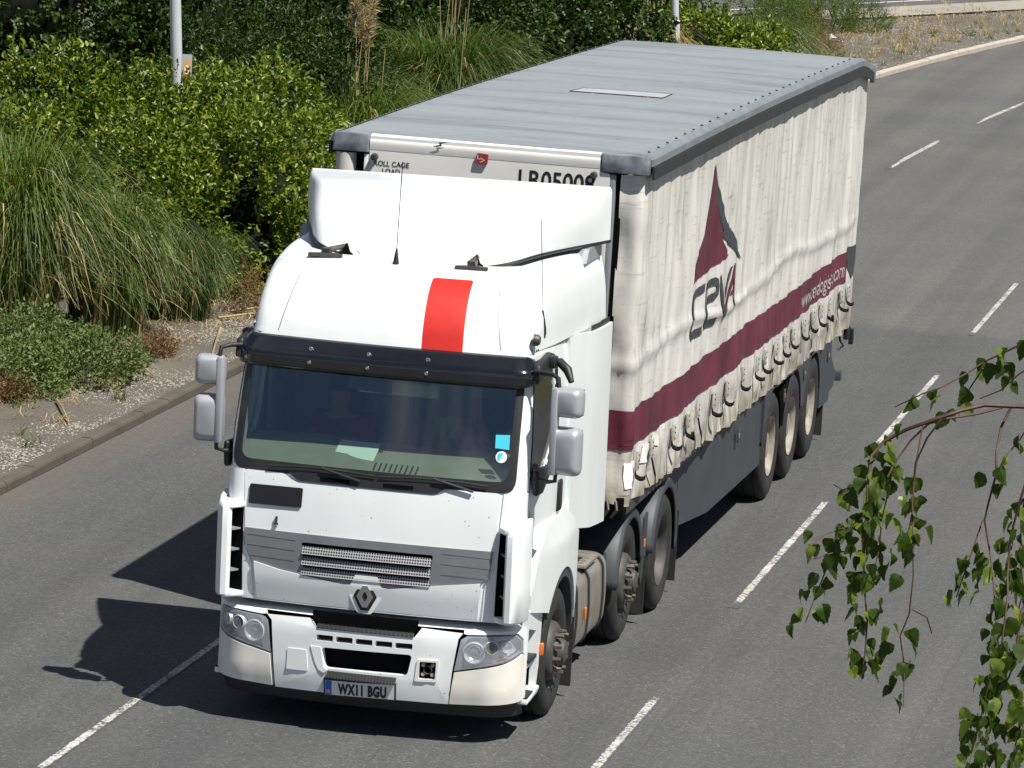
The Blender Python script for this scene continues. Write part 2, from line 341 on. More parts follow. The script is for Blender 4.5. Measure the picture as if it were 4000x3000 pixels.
class MB:
    """collects simple shapes into one mesh"""
    def __init__(self): self.v = []; self.f = []
    def add(self, vs, fs):
        k = len(self.v); self.v += [tuple(x) for x in vs]; self.f += [tuple(i + k for i in f) for f in fs]; return self
    def box(self, c, s, M=None):
        cx, cy, cz = c; dx, dy, dz = s[0] / 2, s[1] / 2, s[2] / 2
        vs = [Vector((x, y, z)) for x in (-dx, dx) for y in (-dy, dy) for z in (-dz, dz)]
        if M is not None: vs = [M @ q for q in vs]
        vs = [q + Vector(c) for q in vs]
        return self.add(vs, [(0, 1, 3, 2), (4, 6, 7, 5), (0, 4, 5, 1), (2, 3, 7, 6), (0, 2, 6, 4), (1, 5, 7, 3)])
    def tube(self, path, r, n=8, cap=True, r1=None):
        P = [Vector(p) for p in path]; m = len(P); rings = []
        t0 = (P[1] - P[0]).normalized(); up = Vector((0, 0, 1)) if abs(t0.z) < .9 else Vector((1, 0, 0))
        a = t0.cross(up).normalized()
        for i, p in enumerate(P):
            t = ((P[min(i + 1, m - 1)] - P[max(i - 1, 0)])).normalized()
            a = (a - t * a.dot(t)).normalized(); b = t.cross(a)
            rr = r if r1 is None else r + (r1 - r) * i / (m - 1)
            if isinstance(r, (list, tuple)): rr = r[i]
            rings.append([p + (a * math.cos(k * 2 * math.pi / n) + b * math.sin(k * 2 * math.pi / n)) * rr for k in range(n)])
        vs = [q for R_ in rings for q in R_]; fs = []
        for i in range(m - 1):
            for k in range(n): fs.append((i * n + k, i * n + (k + 1) % n, (i + 1) * n + (k + 1) % n, (i + 1) * n + k))
        if cap: fs += [tuple(range(n - 1, -1, -1)), tuple(range((m - 1) * n, m * n))]
        return self.add(vs, fs)
    def lathe(self, prof, c, axis='x', n=32, sgn=1, closed=False):
        # prof: (along axis, radius)
        vs = []; m = len(prof)
        for a, r in prof:
            for k in range(n):
                th = 2 * math.pi * k / n; p, q = r * math.cos(th), r * math.sin(th)
                vs.append({'x': (c[0] + sgn * a, c[1] + p, c[2] + q), 'y': (c[0] + p, c[1] + sgn * a, c[2] + q), 'z': (c[0] + p, c[1] + q, c[2] + sgn * a)}[axis])
        fs = []
        for i in range(m - 1 + (1 if closed else 0)):
            for k in range(n):
                j = (i + 1) % m; f = (i * n + k, i * n + (k + 1) % n, j * n + (k + 1) % n, j * n + k); fs.append(f if sgn > 0 else f[::-1])
        return self.add(vs, fs)
    def prism(self, poly, fn0, fn1):
        n = len(poly); vs = [fn0(*p) for p in poly] + [fn1(*p) for p in poly]
        fs = [tuple(range(n)), tuple(range(2 * n - 1, n - 1, -1))] + [(i, (i + 1) % n + 0, (i + 1) % n + n, i + n)[::-1] for i in range(n)]
        return self.add(vs, fs)
    def grid(self, fn, nu, nv):
        vs = [fn(i / nu, j / nv) for j in range(nv + 1) for i in range(nu + 1)]; w = nu + 1
        return self.add(vs, [(j * w + i, j * w + i + 1, (j + 1) * w + i + 1, (j + 1) * w + i) for j in range(nv) for i in range(nu)])
    def build(self, name, mat, parent=None, smooth=35, bevel=0, seg=2, fixn=True):
        me = bpy.data.meshes.new(name); me.from_pydata(self.v, [], self.f)
        if bevel or fixn:
            bm = bmesh.new(); bm.from_mesh(me)
            if fixn: bmesh.ops.recalc_face_normals(bm, faces=bm.faces)
            if bevel:
                es = [e for e in bm.edges if len(e.link_faces) == 2 and e.calc_face_angle(0) > .5]
                bmesh.ops.bevel(bm, geom=es, offset=bevel, segments=seg, profile=.5, affect='EDGES', clamp_overlap=True)
            bm.to_mesh(me); bm.free()
        return finish(name, me, mat, parent, smooth)

def rbox(name, c, s, mat, parent=None, r=.02, seg=3, M=None):
    return MB().box(c, s, M).build(name, mat, parent, 50, r, seg)

def round_poly(pts, r, n=4):
    out = []; m = len(pts)
    for i in range(m):
        p = Vector(pts[i]).to_2d(); a = Vector(pts[i - 1]).to_2d(); b = Vector(pts[(i + 1) % m]).to_2d()
        ra = (a - p); rb = (b - p); d = min(r, ra.length * .45, rb.length * .45)
        p0 = p + ra.normalized() * d; p1 = p + rb.normalized() * d
        for k in range(n + 1):
            t = k / n; out.append(tuple(p0 * (1 - t) ** 2 + p * 2 * t * (1 - t) + p1 * t * t))
    return out

def slice_bm(bm, us, vs):
    for ax, vals in ((0, us), (1, vs)):
        for val in vals:
            co = Vector((0, 0, 0)); co[ax] = val; no = Vector((0, 0, 0)); no[ax] = 1
            bmesh.ops.bisect_plane(bm, geom=bm.verts[:] + bm.edges[:] + bm.faces[:], plane_co=co, plane_no=no, dist=1e-5)

def frange(a, b, d):
    k0 = math.ceil(a / d - 1e-6); k1 = math.floor(b / d + 1e-6); return [k * d for k in range(k0, k1 + 1)]

def patch(name, outline, fn, mat, parent, off=0., thick=0., holes=(), du=.1, dv=.15, smooth=40, tris=None, us=None, vs=None, crown=0.):
    """a flat outline (u,v), cut along grid lines and laid on the surface fn(u,v); off = height above it, thick = turned-back rim"""
    bm = bmesh.new()
    if tris is None:
        loops = [outline] + list(holes)
        flat = [p for l in loops for p in l]
        T = tessellate_polygon([[Vector((p[0], p[1], 0)) for p in l] for l in loops])
    else: flat, T = tris
    V = [bm.verts.new((p[0], p[1], 0)) for p in flat]
    for t in T:
        try: bm.faces.new([V[i] for i in t])
        except ValueError: pass
    bmesh.ops.dissolve_limit(bm, angle_limit=.01, verts=bm.verts[:], edges=bm.edges[:], delimit=set()) if (tris is None and not holes) else None
    uu = [p[0] for p in flat]; vv = [p[1] for p in flat]
    slice_bm(bm, us if us is not None else frange(min(uu), max(uu), du), vs if vs is not None else frange(min(vv), max(vv), dv))
    for f in bm.faces:
        f.normal_update()
        if f.normal.z < 0: f.normal_flip()
    e = 1e-3
    bnd = [ed for ed in bm.edges if ed.is_boundary]
    low = None
    if thick:
        r = bmesh.ops.extrude_edge_only(bm, edges=bnd)
        low = set(g for g in r['geom'] if isinstance(g, bmesh.types.BMVert))
    for v in bm.verts:
        u, w = v.co.x, v.co.y
        p = Vector(fn(u, w)); a = Vector(fn(u + e, w)) - p; b = Vector(fn(u, w + e)) - p
        n = a.cross(b); n = n.normalized() if n.length > 1e-12 else Vector((0, 0, 1))
        d = off - (thick if low and v in low else 0)
        v.co = p + n * d
    me = bpy.data.meshes.new(name); bm.to_mesh(me); bm.free()
    return finish(name, me, mat, parent, smooth)

_txt = {}
def text_tris(s, size, bold=0., sx=1., align='LEFT', spacing=1.):
    c = bpy.data.curves.new('t', 'FONT'); c.body = s; c.size = size; c.offset = bold; c.align_x = align; c.space_character = spacing
    c.resolution_u = 4
    o = bpy.data.objects.new('t', c); COL.objects.link(o)
    dg = bpy.context.evaluated_depsgraph_get(); me = bpy.data.meshes.new_from_object(o.evaluated_get(dg))
    pts = [(v.co.x * sx, v.co.y) for v in me.vertices]; tr = [tuple(p.vertices) for p in me.polygons]
    bpy.data.objects.remove(o); bpy.data.curves.remove(c); bpy.data.meshes.remove(me)
    return pts, tr
def text_on(name, s, size, u0, v0, fn, mat, parent, off, bold=0., sx=1., align='LEFT', du=.1, dv=.1, us=None, vs=None, shear=0., spacing=1.):
    pts, tr = text_tris(s, size, bold, sx, align, spacing)
    pts = [(u0 + x + y * shear, v0 + y) for x, y in pts]
    # one object for each letter
    key = {}; rep = list(range(len(pts)))
    for i, p in enumerate(pts): rep[i] = key.setdefault((round(p[0], 5), round(p[1], 5)), i)
    par = list(range(len(pts)))
    def find(a):
        while par[a] != a: par[a] = par[par[a]]; a = par[a]
        return a
    for t in tr:
        for q in t[1:]: par[find(rep[q])] = find(rep[t[0]])
    groups = {}
    for t in tr: groups.setdefault(find(rep[t[0]]), []).append(t)
    for g in groups.values():
        ids = sorted({rep[i] for t in g for i in t}); mp = {i: k for k, i in enumerate(ids)}
        patch(name, None, fn, mat, parent, off, tris=([pts[i] for i in ids], [tuple(mp[rep[i]] for i in t) for t in g]), du=du, dv=dv, us=us, vs=vs, smooth=0)

def interp(t, T):
    if t <= T[0][0]: return T[0][1]
    for (a, b), (c, d) in zip(T, T[1:]):
        if t <= c: return b + (d - b) * (t - a) / (c - a)
    return T[-1][1]
def smooth_interp(t, T):
    n = len(T)
    if t <= T[0][0]: return T[0][1]
    if t >= T[-1][0]: return T[-1][1]
    for i in range(n - 1):
        if t <= T[i + 1][0]:
            x0, y0 = T[i]; x1, y1 = T[i + 1]; h = x1 - x0
            m0 = (y1 - (T[i - 1][1] if i else y0)) / (x1 - (T[i - 1][0] if i else x0))
            m1 = ((T[i + 2][1] if i + 2 < n else y1) - y0) / ((T[i + 2][0] if i + 2 < n else x1) - x0)
            s = (t - x0) / h
            return (2*s**3-3*s*s+1)*y0 + (s**3-2*s*s+s)*h*m0 + (-2*s**3+3*s*s)*y1 + (s**3-s*s)*h*m1

# ------------------------------------------------------------------ the setting
def bend(y):                       # the carriageway swings to the right beyond y = 34
    return max(0., y - 34.) ** 2 / 520.
def strip(name, x0, x1, y0, y1, z, mat, parent=None, step=2.5, kind='structure'):
    n = max(1, int((y1 - y0) / step)); m = MB()
    m.grid(lambda u, v: (x0 + (x1 - x0) * u + bend(y0 + (y1 - y0) * v), y0 + (y1 - y0) * v, z), max(1, int(abs(x1 - x0) / 3)), n)
    o = m.build(name, mat, parent, 0, fixn=False)
    if kind and not parent: tag(o, kind=kind)
    return o
g_ = MB().grid(lambda u, v: (-500 + 1000 * u, -300 + 900 * v, -.16), 20, 20).build('ground', 'field_grass', None, 0, fixn=False); tag(g_, kind='structure')
road = strip('road', -5.34, 9.3, -60, 150, 0., 'asphalt')
# verge: stony soil, lightly humped, with its front edge at the kerb
def verge_fn(u, v):
    y = -40 + 150 * v; d = 24 * u ** 1.5
    x = -5.46 - d + bend(y)
    z = .09 + .02 * noise.noise(Vector((x * 1.3, y * 1.3, 0))) + .05 * noise.noise(Vector((x * .4, y * .4, 3))) * min(1, d)
    return (x, y, z)
verge = MB().grid(verge_fn, 40, 220).build('verge', 'verge_soil', None, 60, fixn=False); tag(verge, kind='structure')
right_verge = strip('right_verge', 9.3, 30, -60, 150, -.01, 'field_grass')
# opposite carriageway, its pale gravel margin and edge line
fd = Vector((3.4, 8.3, 0)).normalized(); fn_ = Vector((-fd.y, fd.x, 0)); f0 = Vector((-7.2, 77.0, 0))
def far_strip(name, d0, d1, a, b, z, mat, kind='structure', parent=None):
    P = [f0 + fd * a + fn_ * d0, f0 + fd * b + fn_ * d0, f0 + fd * b + fn_ * d1, f0 + fd * a + fn_ * d1]
    m = MB(); m.add([(p.x, p.y, z) for p in P], [(0, 1, 2, 3)]); o = m.build(name, mat, parent, 0, fixn=False)
    if kind: tag(o, kind=kind)
    return o
far_road = far_strip('far_carriageway', 0, 9, -14, 60, .135, 'asphalt_far')
far_strip('gravel_margin', -1.7, 0.02, -4, 60, .128, 'far_gravel')
plain('line_white', (.72, .72, .70), .6, var=.1, vs=3)
e1 = far_strip('edge_line', .75, .86, 1.5, 60, .139, 'line_white', None, far_road)
e2 = far_strip('edge_line', .75, .86, -8, -2.0, .139, 'line_white', None, far_road)
# lane dashes: 6 m marks, 3.3 m gaps
def dash(x, ya, yb, w=.095):
    m = MB(); n = 8
    m.grid(lambda u, v: (x - w / 2 + w * u + bend(ya + (yb - ya) * v), ya + (yb - ya) * v, .004), 1, n)
    o = m.build('lane_marking', 'road_paint', road, 0, fixn=False)
for k in range(-2, 9): dash(-1.81 + .01 * (k % 2), -5.84 + 9.3 * k, .18 + 9.3 * k)
for k in range(-2, 5): dash(1.82 + .012 * (k % 2), 2.62 + 9.3 * k - (0.6 if k < 0 else 0), 8.55 + 9.3 * k - (.3 if k < 0 else 0))
# a tarred joint between the lanes and short cracks
def seam(x, ya, yb, w, seed):
    m = MB(); n = int((yb - ya) / .12)
    m.grid(lambda u, v: (x + .035 * noise.noise(Vector((v * (yb - ya) * .8, seed, 0))) + .012 * noise.noise(Vector((v * (yb - ya) * 5, seed, 4))) + (u - .5) * w * (1 + .8 * noise.noise(Vector((v * 60, seed, 9)))) + bend(ya + (yb - ya) * v), ya + (yb - ya) * v, .0025), 1, n)
    return m.build('road_seam', 'asphalt_tar', road, 0, fixn=False)
plain('asphalt_tar', (.07, .07, .07), .7, var=.4, vs=30)
seam(2.02, -6, 21, .009, 1); seam(3.9, -6, 9, .007, 3)
# kerb: a bedding strip with a stone every 0.915 m
kerb = strip('kerb', -5.47, -5.335, -40, 120, .012, 'verge_soil')
def kerb_mesh(h):
    m = MB(); pr = [(0, -.05), (.0, h - .03), (.012, h - .008), (.03, h), (.125, h), (.125, -.05)]
    m.prism(pr, lambda a, b: (-a, .004, b), lambda a, b: (-a, .911, b))
    me = bpy.data.meshes.new('kerb_stone'); me.from_pydata(m.v, [], m.f); bm = bmesh.new(); bm.from_mesh(me); bmesh.ops.recalc_face_normals(bm, faces=bm.faces); bm.to_mesh(me); bm.free()
    return me
plain('kerb_dirty', (.088, .075, .060), .9, var=.22, vs=1.5, bmp=(40, .5, .01))
km_near = kerb_mesh(.105); km_near.materials.append(MATS['kerb_dirty'])
km_far = kerb_mesh(.125); km_far.materials.append(MATS['kerb_concrete'])
rk = random.Random(4)
for k in range(-26, 116):
    y = k * .915; ang = -math.atan((bend(y + .9) - bend(y)) / .9)
    o = obj('kerb_stone', km_near if y < 40 else km_far, None, kerb, Vector((-5.34 + bend(y) + rk.uniform(-.003, .003), y, rk.uniform(-.004, .003))))
    o.rotation_euler = (rk.uniform(-.006, .006), 0, ang)

# loose pale stones on the verge and grit on the road (too many to count)
def pebbles(name, pts, sizes, mat, seed):
    r = np.random.default_rng(seed); n = len(pts)
    base = np.array([(1, 0, 0), (-.1, 1, 0), (-1, .1, 0), (0, -1, 0), (.1, 0, .75)], 'f')
    fs = np.array([(0, 1, 4), (1, 2, 4), (2, 3, 4), (3, 0, 4)])
    a = r.uniform(0, 6.28, n); c, s = np.cos(a), np.sin(a); k = sizes[:, None] * r.uniform(.6, 1.3, (n, 3))
    V = base[None] * k[:, None, :] * (1 + .3 * r.uniform(-1, 1, (n, 5, 1)))
    X = V[..., 0] * c[:, None] - V[..., 1] * s[:, None]; Y = V[..., 0] * s[:, None] + V[..., 1] * c[:, None]
    V = np.stack([X, Y, V[..., 2]], -1) + np.array(pts)[:, None, :]
    return bulk(name, V.reshape(-1, 3), (fs[None] + np.arange(n)[:, None, None] * 5).reshape(-1, 3), mat)
def bulk(name, V, F, mat, parent=None, smooth=False):
    V = np.asarray(V, 'f'); F = np.asarray(F, 'i'); n = F.shape[1]
    lo = (V.min(0) + V.max(0)) / 2; lo[2] = V[:, 2].min(); V = V - lo
    me = bpy.data.meshes.new(name); me.vertices.add(len(V)); me.vertices.foreach_set('co', V.ravel())
    me.loops.add(F.size); me.loops.foreach_set('vertex_index', F.ravel())
    me.polygons.add(len(F)); me.polygons.foreach_set('loop_start', np.arange(0, F.size, n)); me.polygons.foreach_set('loop_total', np.full(len(F), n))
    if smooth: me.polygons.foreach_set('use_smooth', np.ones(len(F), bool))
    me.update(calc_edges=True); me.validate()
    return obj(name, me, mat, parent, Vector([float(q) for q in lo]))
rg = np.random.default_rng(7)
P = []; S = []
for i in range(60000):
    y = rg.uniform(0, 46); d = abs(rg.normal(0, .85)) + .03
    if rg.uniform() > .55 + .6 * noise.noise(Vector((d * 1.6, y * .9, 0))): continue
    x = -5.47 - d + bend(y); P.append((x, y, .09)); S.append(rg.uniform(.005, .016))
for i in range(7000):
    y = rg.uniform(55, 80); d = rg.uniform(0, 5); P.append((-5.5 - d + bend(y), y, .095)); S.append(rg.uniform(.008, .022))
gv = pebbles('gravel', P, np.array(S), 'pebble', 3); tag(gv, 'scattered pale stones lying along the verge behind the kerb', 'gravel', kind='stuff')
# ------------------------------------------------------------------ tractor unit
TR = empty('tractor_unit', (0, -1.2, 0), 'white high-roof lorry tractor with a red roof stripe pulling the curtain-sided trailer', 'lorry')
CF = [(.85,-3.52),(1.2,-3.53),(1.5,-3.51),(1.9,-3.45),(2.75,-3.22),(2.9,-3.18),(3.0,-3.15),(3.1,-3.10),(3.2,-3.03),(3.28,-2.95),(3.34,-2.85),(3.385,-2.72),(3.41,-2.58),(3.42,-2.42)]
CW = [(.85,1.14),(1.9,1.165),(2.3,1.155),(2.75,1.12),(2.9,1.105),(3.1,1.095),(3.28,1.07),(3.36,1.04),(3.42,.98)]
CR = [(.85,.18),(1.9,.12),(2.75,.11),(3.3,.15),(3.42,.2)]
CB = [(.85,.06),(1.9,.055),(2.75,.055),(3.42,.10)]
TAPER = .045
def cabs(s, z):
    f = smooth_interp(z, CF); w = smooth_interp(z, CW) - TAPER; r = interp(z, CR); b = interp(z, CB)
    sg = 1 if s >= 0 else -1; s = abs(s); a = w - r
    if s <= a: return (sg * s, f + b * (s / a) ** 2, z)
    q = (s - a) / r
    if q < math.pi / 2: return (sg * (a + r * math.sin(q)), f + b + r * (1 - math.cos(q)), z)
    return (sg * w, f + b + r + (s - a - r * math.pi / 2), z)
def seam_s(z): w = smooth_interp(z, CW) - TAPER; r = interp(z, CR); return w - r + r * math.pi / 2
def sidex(y, z):
    t = min(1, max(0, (-2.35 - y) / .8)); return smooth_interp(z, CW) - TAPER * t * t * (3 - 2 * t)
def seam_y(z): return smooth_interp(z, CF) + interp(z, CB) + interp(z, CR)
BF = [(.22,-3.52),(.30,-3.575),(.42,-3.60),(.78,-3.60),(.85,-3.58),(.88,-3.54)]
def bmp(s, z):
    f = interp(z, BF); w = 1.16; r = .30; b = .07; sg = 1 if s >= 0 else -1; s = abs(s); a = w - r
    if s <= a: return (sg * s, f + b * (s / a) ** 2, z)
    q = (s - a) / r
    if q < math.pi / 2: return (sg * (a + r * math.sin(q)), f + b + r * (1 - math.cos(q)), z)
    return (sg * w, f + b + r + (s - a - r * math.pi / 2), z)
mir = lambda pts: [(-x, y) for x, y in pts][::-1]

# --- cab shell: front skin with the windscreen opening, roof loft, sides
ZT, ZB = 2.88, .93
WS = round_poly([(-1.075, 1.90), (1.04, 1.90), (1.03, 2.84), (-1.06, 2.84)], .10, 5)
def zsteps(a, b, n): return [a + (b - a) * i / n for i in range(n + 1)]
outl = [(seam_s(z), z) for z in zsteps(ZB, ZT, 14)] + [(-seam_s(z), z) for z in zsteps(ZT, ZB, 14)]
patch('cab_front', outl, cabs, 'white_paint', TR, 0, .04, holes=[WS], du=.08, dv=.12)
def roof_fn(u, v):
    z = ZT + (3.42 - ZT) * (1 - (1 - v) ** 1.6); L = seam_s(z); yb = -1.5
    tot = L + (yb - seam_y(z)); s = (2 * u - 1) * tot
    return cabs(s, z)
rm = MB(); NU = 96; rm.grid(roof_fn, NU, 18)
k0 = len(rm.v) - (NU + 1); rm.f.append(tuple(range(k0, k0 + NU + 1)))
rm.build('roof', 'white_paint', TR, 40, fixn=False)
# cab sides with the window openings and wheel arch
WIN = round_poly([(-3.22, 2.05), (-2.78, 1.98), (-2.50, 2.22), (-2.42, 2.74), (-2.54, 2.80), (-3.03, 2.79)], .05, 3)
for sg in (1, -1):
    fn = (lambda y, z, sg=sg: (sg * sidex(y, z), y, z))
    front = [(seam_y(z), z) for z in zsteps(ZB, ZT, 12)]
    out = front + [(-1.5, ZT), (-1.5, 1.30), (-2.85, 1.30), (-2.85, ZB)]
    if sg > 0: patch('cab_side', out, fn, 'white_paint', TR, 0, .04, holes=[WIN], du=.2, dv=.12)
    else: patch('cab_side', [(-y, z) for y, z in out][::-1], lambda u, z: (-sidex(-u, z), -u, z), 'white_paint', TR, 0, .04, holes=[[(-y, z) for y, z in WIN][::-1]], du=.1, dv=.12)
def side(y, z): return (sidex(y, z), y, z)
def sidel(u, z): return (-sidex(-u, z), -u, z)
def both(name, pts, mat, off, thick=0, **kw):
    a = patch(name, pts, side, mat, TR, off, thick, **kw)
    b = patch(name, [(-y, z) for y, z in pts][::-1], sidel, mat, TR, off, thick, **kw)
    return a, b
DOOR = round_poly([(-3.22, 1.38), (-2.75, 1.50), (-2.05, 1.62), (-1.98, 2.86), (-3.03, 2.86), (-3.25, 2.03)], .03, 3)
patch('door', DOOR, side, 'white_paint', TR, .007, .012, holes=[WIN], du=.2, dv=.12)
patch('door', [(-y, z) for y, z in DOOR][::-1], sidel, 'white_paint', TR, .007, .012, holes=[[(-y, z) for y, z in WIN][::-1]], du=.2, dv=.12)
dl, dr = [o for o in bpy.data.objects if o.name.startswith('door')][:2]
WINF = round_poly([(-3.245, 2.02), (-2.76, 1.95), (-2.47, 2.21), (-2.39, 2.76), (-2.52, 2.83), (-3.04, 2.82)], .05, 3)
for w_, o_, f_ in ((WIN, WINF, side), ([(-y, z) for y, z in WIN][::-1], [(-y, z) for y, z in WINF][::-1], sidel)):
    patch('window_seal', o_, f_, 'black_plastic', TR, .016, .02, holes=[w_], du=.3, dv=.2)
    patch('side_window', w_, f_, 'side_glass', TR, -.012, 0, du=.3, dv=.2)
for d_, sg in ((dl, 1), (dr, -1)):
    MB().box((sg * 1.175, -2.30, 1.72), (.03, .13, .24)).build('door_handle', 'black_plastic', d_, 50, .015)
both('roof_seam', [(-2.95, 2.885), (-1.9, 2.885), (-1.9, 2.9), (-2.95, 2.9)], 'black_plastic', .004)
# windscreen, black surround, cowl, wipers
GL = round_poly([(-1.035, 1.965), (.995, 1.965), (.99, 2.80), (-1.02, 2.80)], .09, 5)
patch('windscreen_surround', round_poly([(-1.10, 1.885), (1.055, 1.885), (1.045, 2.85), (-1.08, 2.85)], .11, 5), cabs, 'black_plastic', TR, .008, .02, holes=[GL], du=.08, dv=.2)
patch('windscreen', GL, cabs, 'windscreen_glass', TR, .004, 0, du=.08, dv=.12)
patch('cowl', round_poly([(-.66, 1.91), (-.57, 1.842), (.48, 1.842), (.57, 1.91)], .03, 3), cabs, 'black_plastic', TR, .022, .03, du=.1, dv=.2)
for a, b in ((-.40, -.17), (.08, .31)):
    patch('cowl_grip', round_poly([(a, 1.855), (b, 1.855), (b, 1.885), (a, 1.885)], .012, 2), cabs, 'void_black', TR, .024, 0, du=.1, dv=.2)
for x0, x1 in ((-.80, .02), (.05, .86)):
    m = MB(); pa = [Vector(cabs(x0 + (x1 - x0) * t, 1.935 + .018 * math.sin(t * 3.1))) + Vector((0, -.035, .0)) for t in [i / 8 for i in range(9)]]
    m.tube(pa, .009, 6); m.tube([pa[4] + Vector((0, -.012, .008)), Vector(cabs((x0 + x1) / 2 + .3, 1.89)) + Vector((0, -.04, 0))], .011, 6)
    m.build('wiper', 'black_plastic', TR, 50)
# sun visor: a bowed smoked strip held off the header
def visor_fn(u, v):
    s = -.03 + (2 * u - 1) * 1.15; z, d = interp(v, [(0, 2.65), (.4, 2.745), (.5, 2.765), (1, 2.872)]), interp(v, [(0, .062), (.4, .085), (.5, .082), (1, .018)])
    e = min(1, (1 - abs(2 * u - 1)) * 12); z = 2.77 + (z - 2.77) * (.72 + .28 * e)
    p = Vector(cabs(s, min(z, 2.87))); q = Vector(cabs(s + 1e-3, z)); n = (q - p).cross(Vector((0, .3, 1))).normalized()
    if n.y > 0 and abs(s) < .8: n = -n
    return p + Vector((n.x, n.y, 0)).normalized() * d
vm = MB().grid(visor_fn, 60, 10)
vis = vm.build('sun_visor', 'visor_smoke', TR, 28, fixn=False)
sm_ = vis.modifiers.new('thick', 'SOLIDIFY'); sm_.thickness = .006; sm_.offset = -1
for x in (-.56, -.115, .33):
    for z, d in ((2.80, .070), (2.705, .078)):
        p = Vector(cabs(x, z)); MB().lathe([(-.004, .0), (.004, .012), (-.001, .017), (-.01, .017)], (p.x, p.y - d - .002, z), 'y', 12, -1).build('visor_screw', 'chrome', vis, 60)
# --- nose
NOSE = round_poly([(-.845, .935), (.845, .935), (.86, 1.20), (.935, 1.36), (.955, 1.885), (.58, 1.885), (.50, 1.835), (-.60, 1.835), (-.68, 1.885), (-.985, 1.885), (-.945, 1.36), (-.865, 1.20)], .03, 3)
patch('bonnet', NOSE, cabs, 'nose_paint', TR, .014, .03, du=.08, dv=.1)
both_c = lambda x: x
for sg in (1, -1):
    pts = [(.862, .935), (1.0, .935), (1.24, .95), (1.25, 1.885), (.975, 1.885), (.952, 1.36), (.88, 1.20)]
    pts = pts if sg > 0 else mir([(x + (.01 if x < .99 else 0), y) for x, y in pts])
    patch('corner_panel', pts, cabs, 'white_paint', TR, .012, .03, du=.05, dv=.1)
TRIM = [(-.945, 1.462), (-.94, 1.32), (-.875, 1.222), (-.66, 1.182), (-.15, 1.125), (-.10, 1.13), (-.055, 1.197), (.06, 1.197), (.105, 1.13), (.15, 1.125), (.46, 1.172), (.86, 1.222), (.915, 1.32), (.93, 1.462)]
LOWE = [(-.865, 1.222), (-.66, 1.180), (-.17, 1.123), (-.115, 1.128), (-.08, 1.205), (.085, 1.205), (.12, 1.128), (.17, 1.123), (.46, 1.170), (.85, 1.222)]
patch('nose_lower', LOWE[::-1] + [(-.835, .948), (.835, .948)], lambda x, z: (lambda p: (p[0], p[1] - .022 * min(1, max(0, (z - .95) / .17)), p[2]))(cabs(x, z)), 'nose_paint', TR, .016, .015, du=.1, dv=.05)
trim = patch('grille_trim', TRIM, cabs, 'grey_paint', TR, .026, .02, du=.08, dv=.05, holes=[round_poly([(-.475, 1.178), (-.17, 1.150), (-.115, 1.155), (-.075, 1.215), (.08, 1.215), (.12, 1.155), (.17, 1.150), (.465, 1.178), (.49, 1.40), (-.505, 1.40)], .015, 2)])
for zz in (1.42, 1.345, 1.268):
    for a, b in ((-.92, -.55), (.55, .91)):
        patch('trim_crease', [(a, zz - .004), (b, zz - .014), (b, zz + .010), (a, zz)], cabs, 'grey_paint', trim, .0285, .003, du=.1, dv=.2)
patch('grille_back', [(-.51, 1.13), (.50, 1.13), (.51, 1.41), (-.52, 1.41)], cabs, 'void_black', trim, .016, 0, du=.1, dv=.2)
for z in (1.352, 1.272, 1.198):
    m = MB()
    def sl(u, v, z=z):
        x = -.497 + .98 * u; zc = z + .020 * (2 * v - 1) * 1.35; p = Vector(cabs(x, zc)); return (p.x, p.y - .040 + .026 * v, p.z)
    m.grid(sl, 20, 3); m.build('grille_slat', 'perforated_slat', trim, 60, fixn=False)
    m = MB(); m.grid(lambda u, v, z=z: (lambda p: (p[0], p[1] - .046 + .012 * v, z - .031 + .008 * v))(cabs(-.497 + .98 * u, z - .03)), 20, 1); m.build('slat_lip', 'slat_silver', trim, 60, fixn=False)
m = MB()
def sl4(u, v):
    x = -.47 + .93 * u; z = 1.185 - .028 * (1 - abs(2 * u - 1)) - .035 * v * (1 - .6 * abs(2 * u - 1)); p = cabs(x, z); return (p[0], p[1] - .024, z)
for a, b in ((0, .38), (.62, 1)): MB().grid(lambda u, v, a=a, b=b: sl4(a + (b - a) * u, v), 10, 2).build('grille_slat', 'perforated_slat', trim, 60, fixn=False)
# lozenge badge
def hexa(w, h): return [(0, h), (-w, .0), (0, -h), (w, 0)]
def dia(w, h, t): return [(-t * w, h), (-w, 0), (-t * w, -h), (t * w, -h), (w, 0), (t * w, h)]
bf = lambda x, z: cabs(x, 1.052 + z)
patch('badge_surround', round_poly(dia(.125, .132, .42), .02, 2), bf, 'white_paint', TR, .030, .018, du=.1, dv=.1)
bdg = patch('badge', dia(.088, .106, .36), bf, 'ink_black', TR, .036, .02, du=.2, dv=.2)
patch('badge_lozenge', dia(.063, .080, .30), bf, 'chrome', bdg, .044, .012, du=.3, dv=.3, holes=[dia(.022, .034, .25)], smooth=0)
# sticker, latch, panel shut-lines of the nose
patch('nose_plate', round_poly([(-.935, 1.64), (-.525, 1.648), (-.522, 1.792), (-.93, 1.785)], .012, 2), cabs, 'ink_black', TR, .026, .012, du=.1, dv=.2)
m = MB(); p = Vector(cabs(-.71, 1.54)); m.box((p.x, p.y - .024, 1.545), (.014, .02, .05)); m.box((p.x, p.y - .03, 1.515), (.03, .012, .012)); m.build('latch', 'steel_dark', TR, 50)
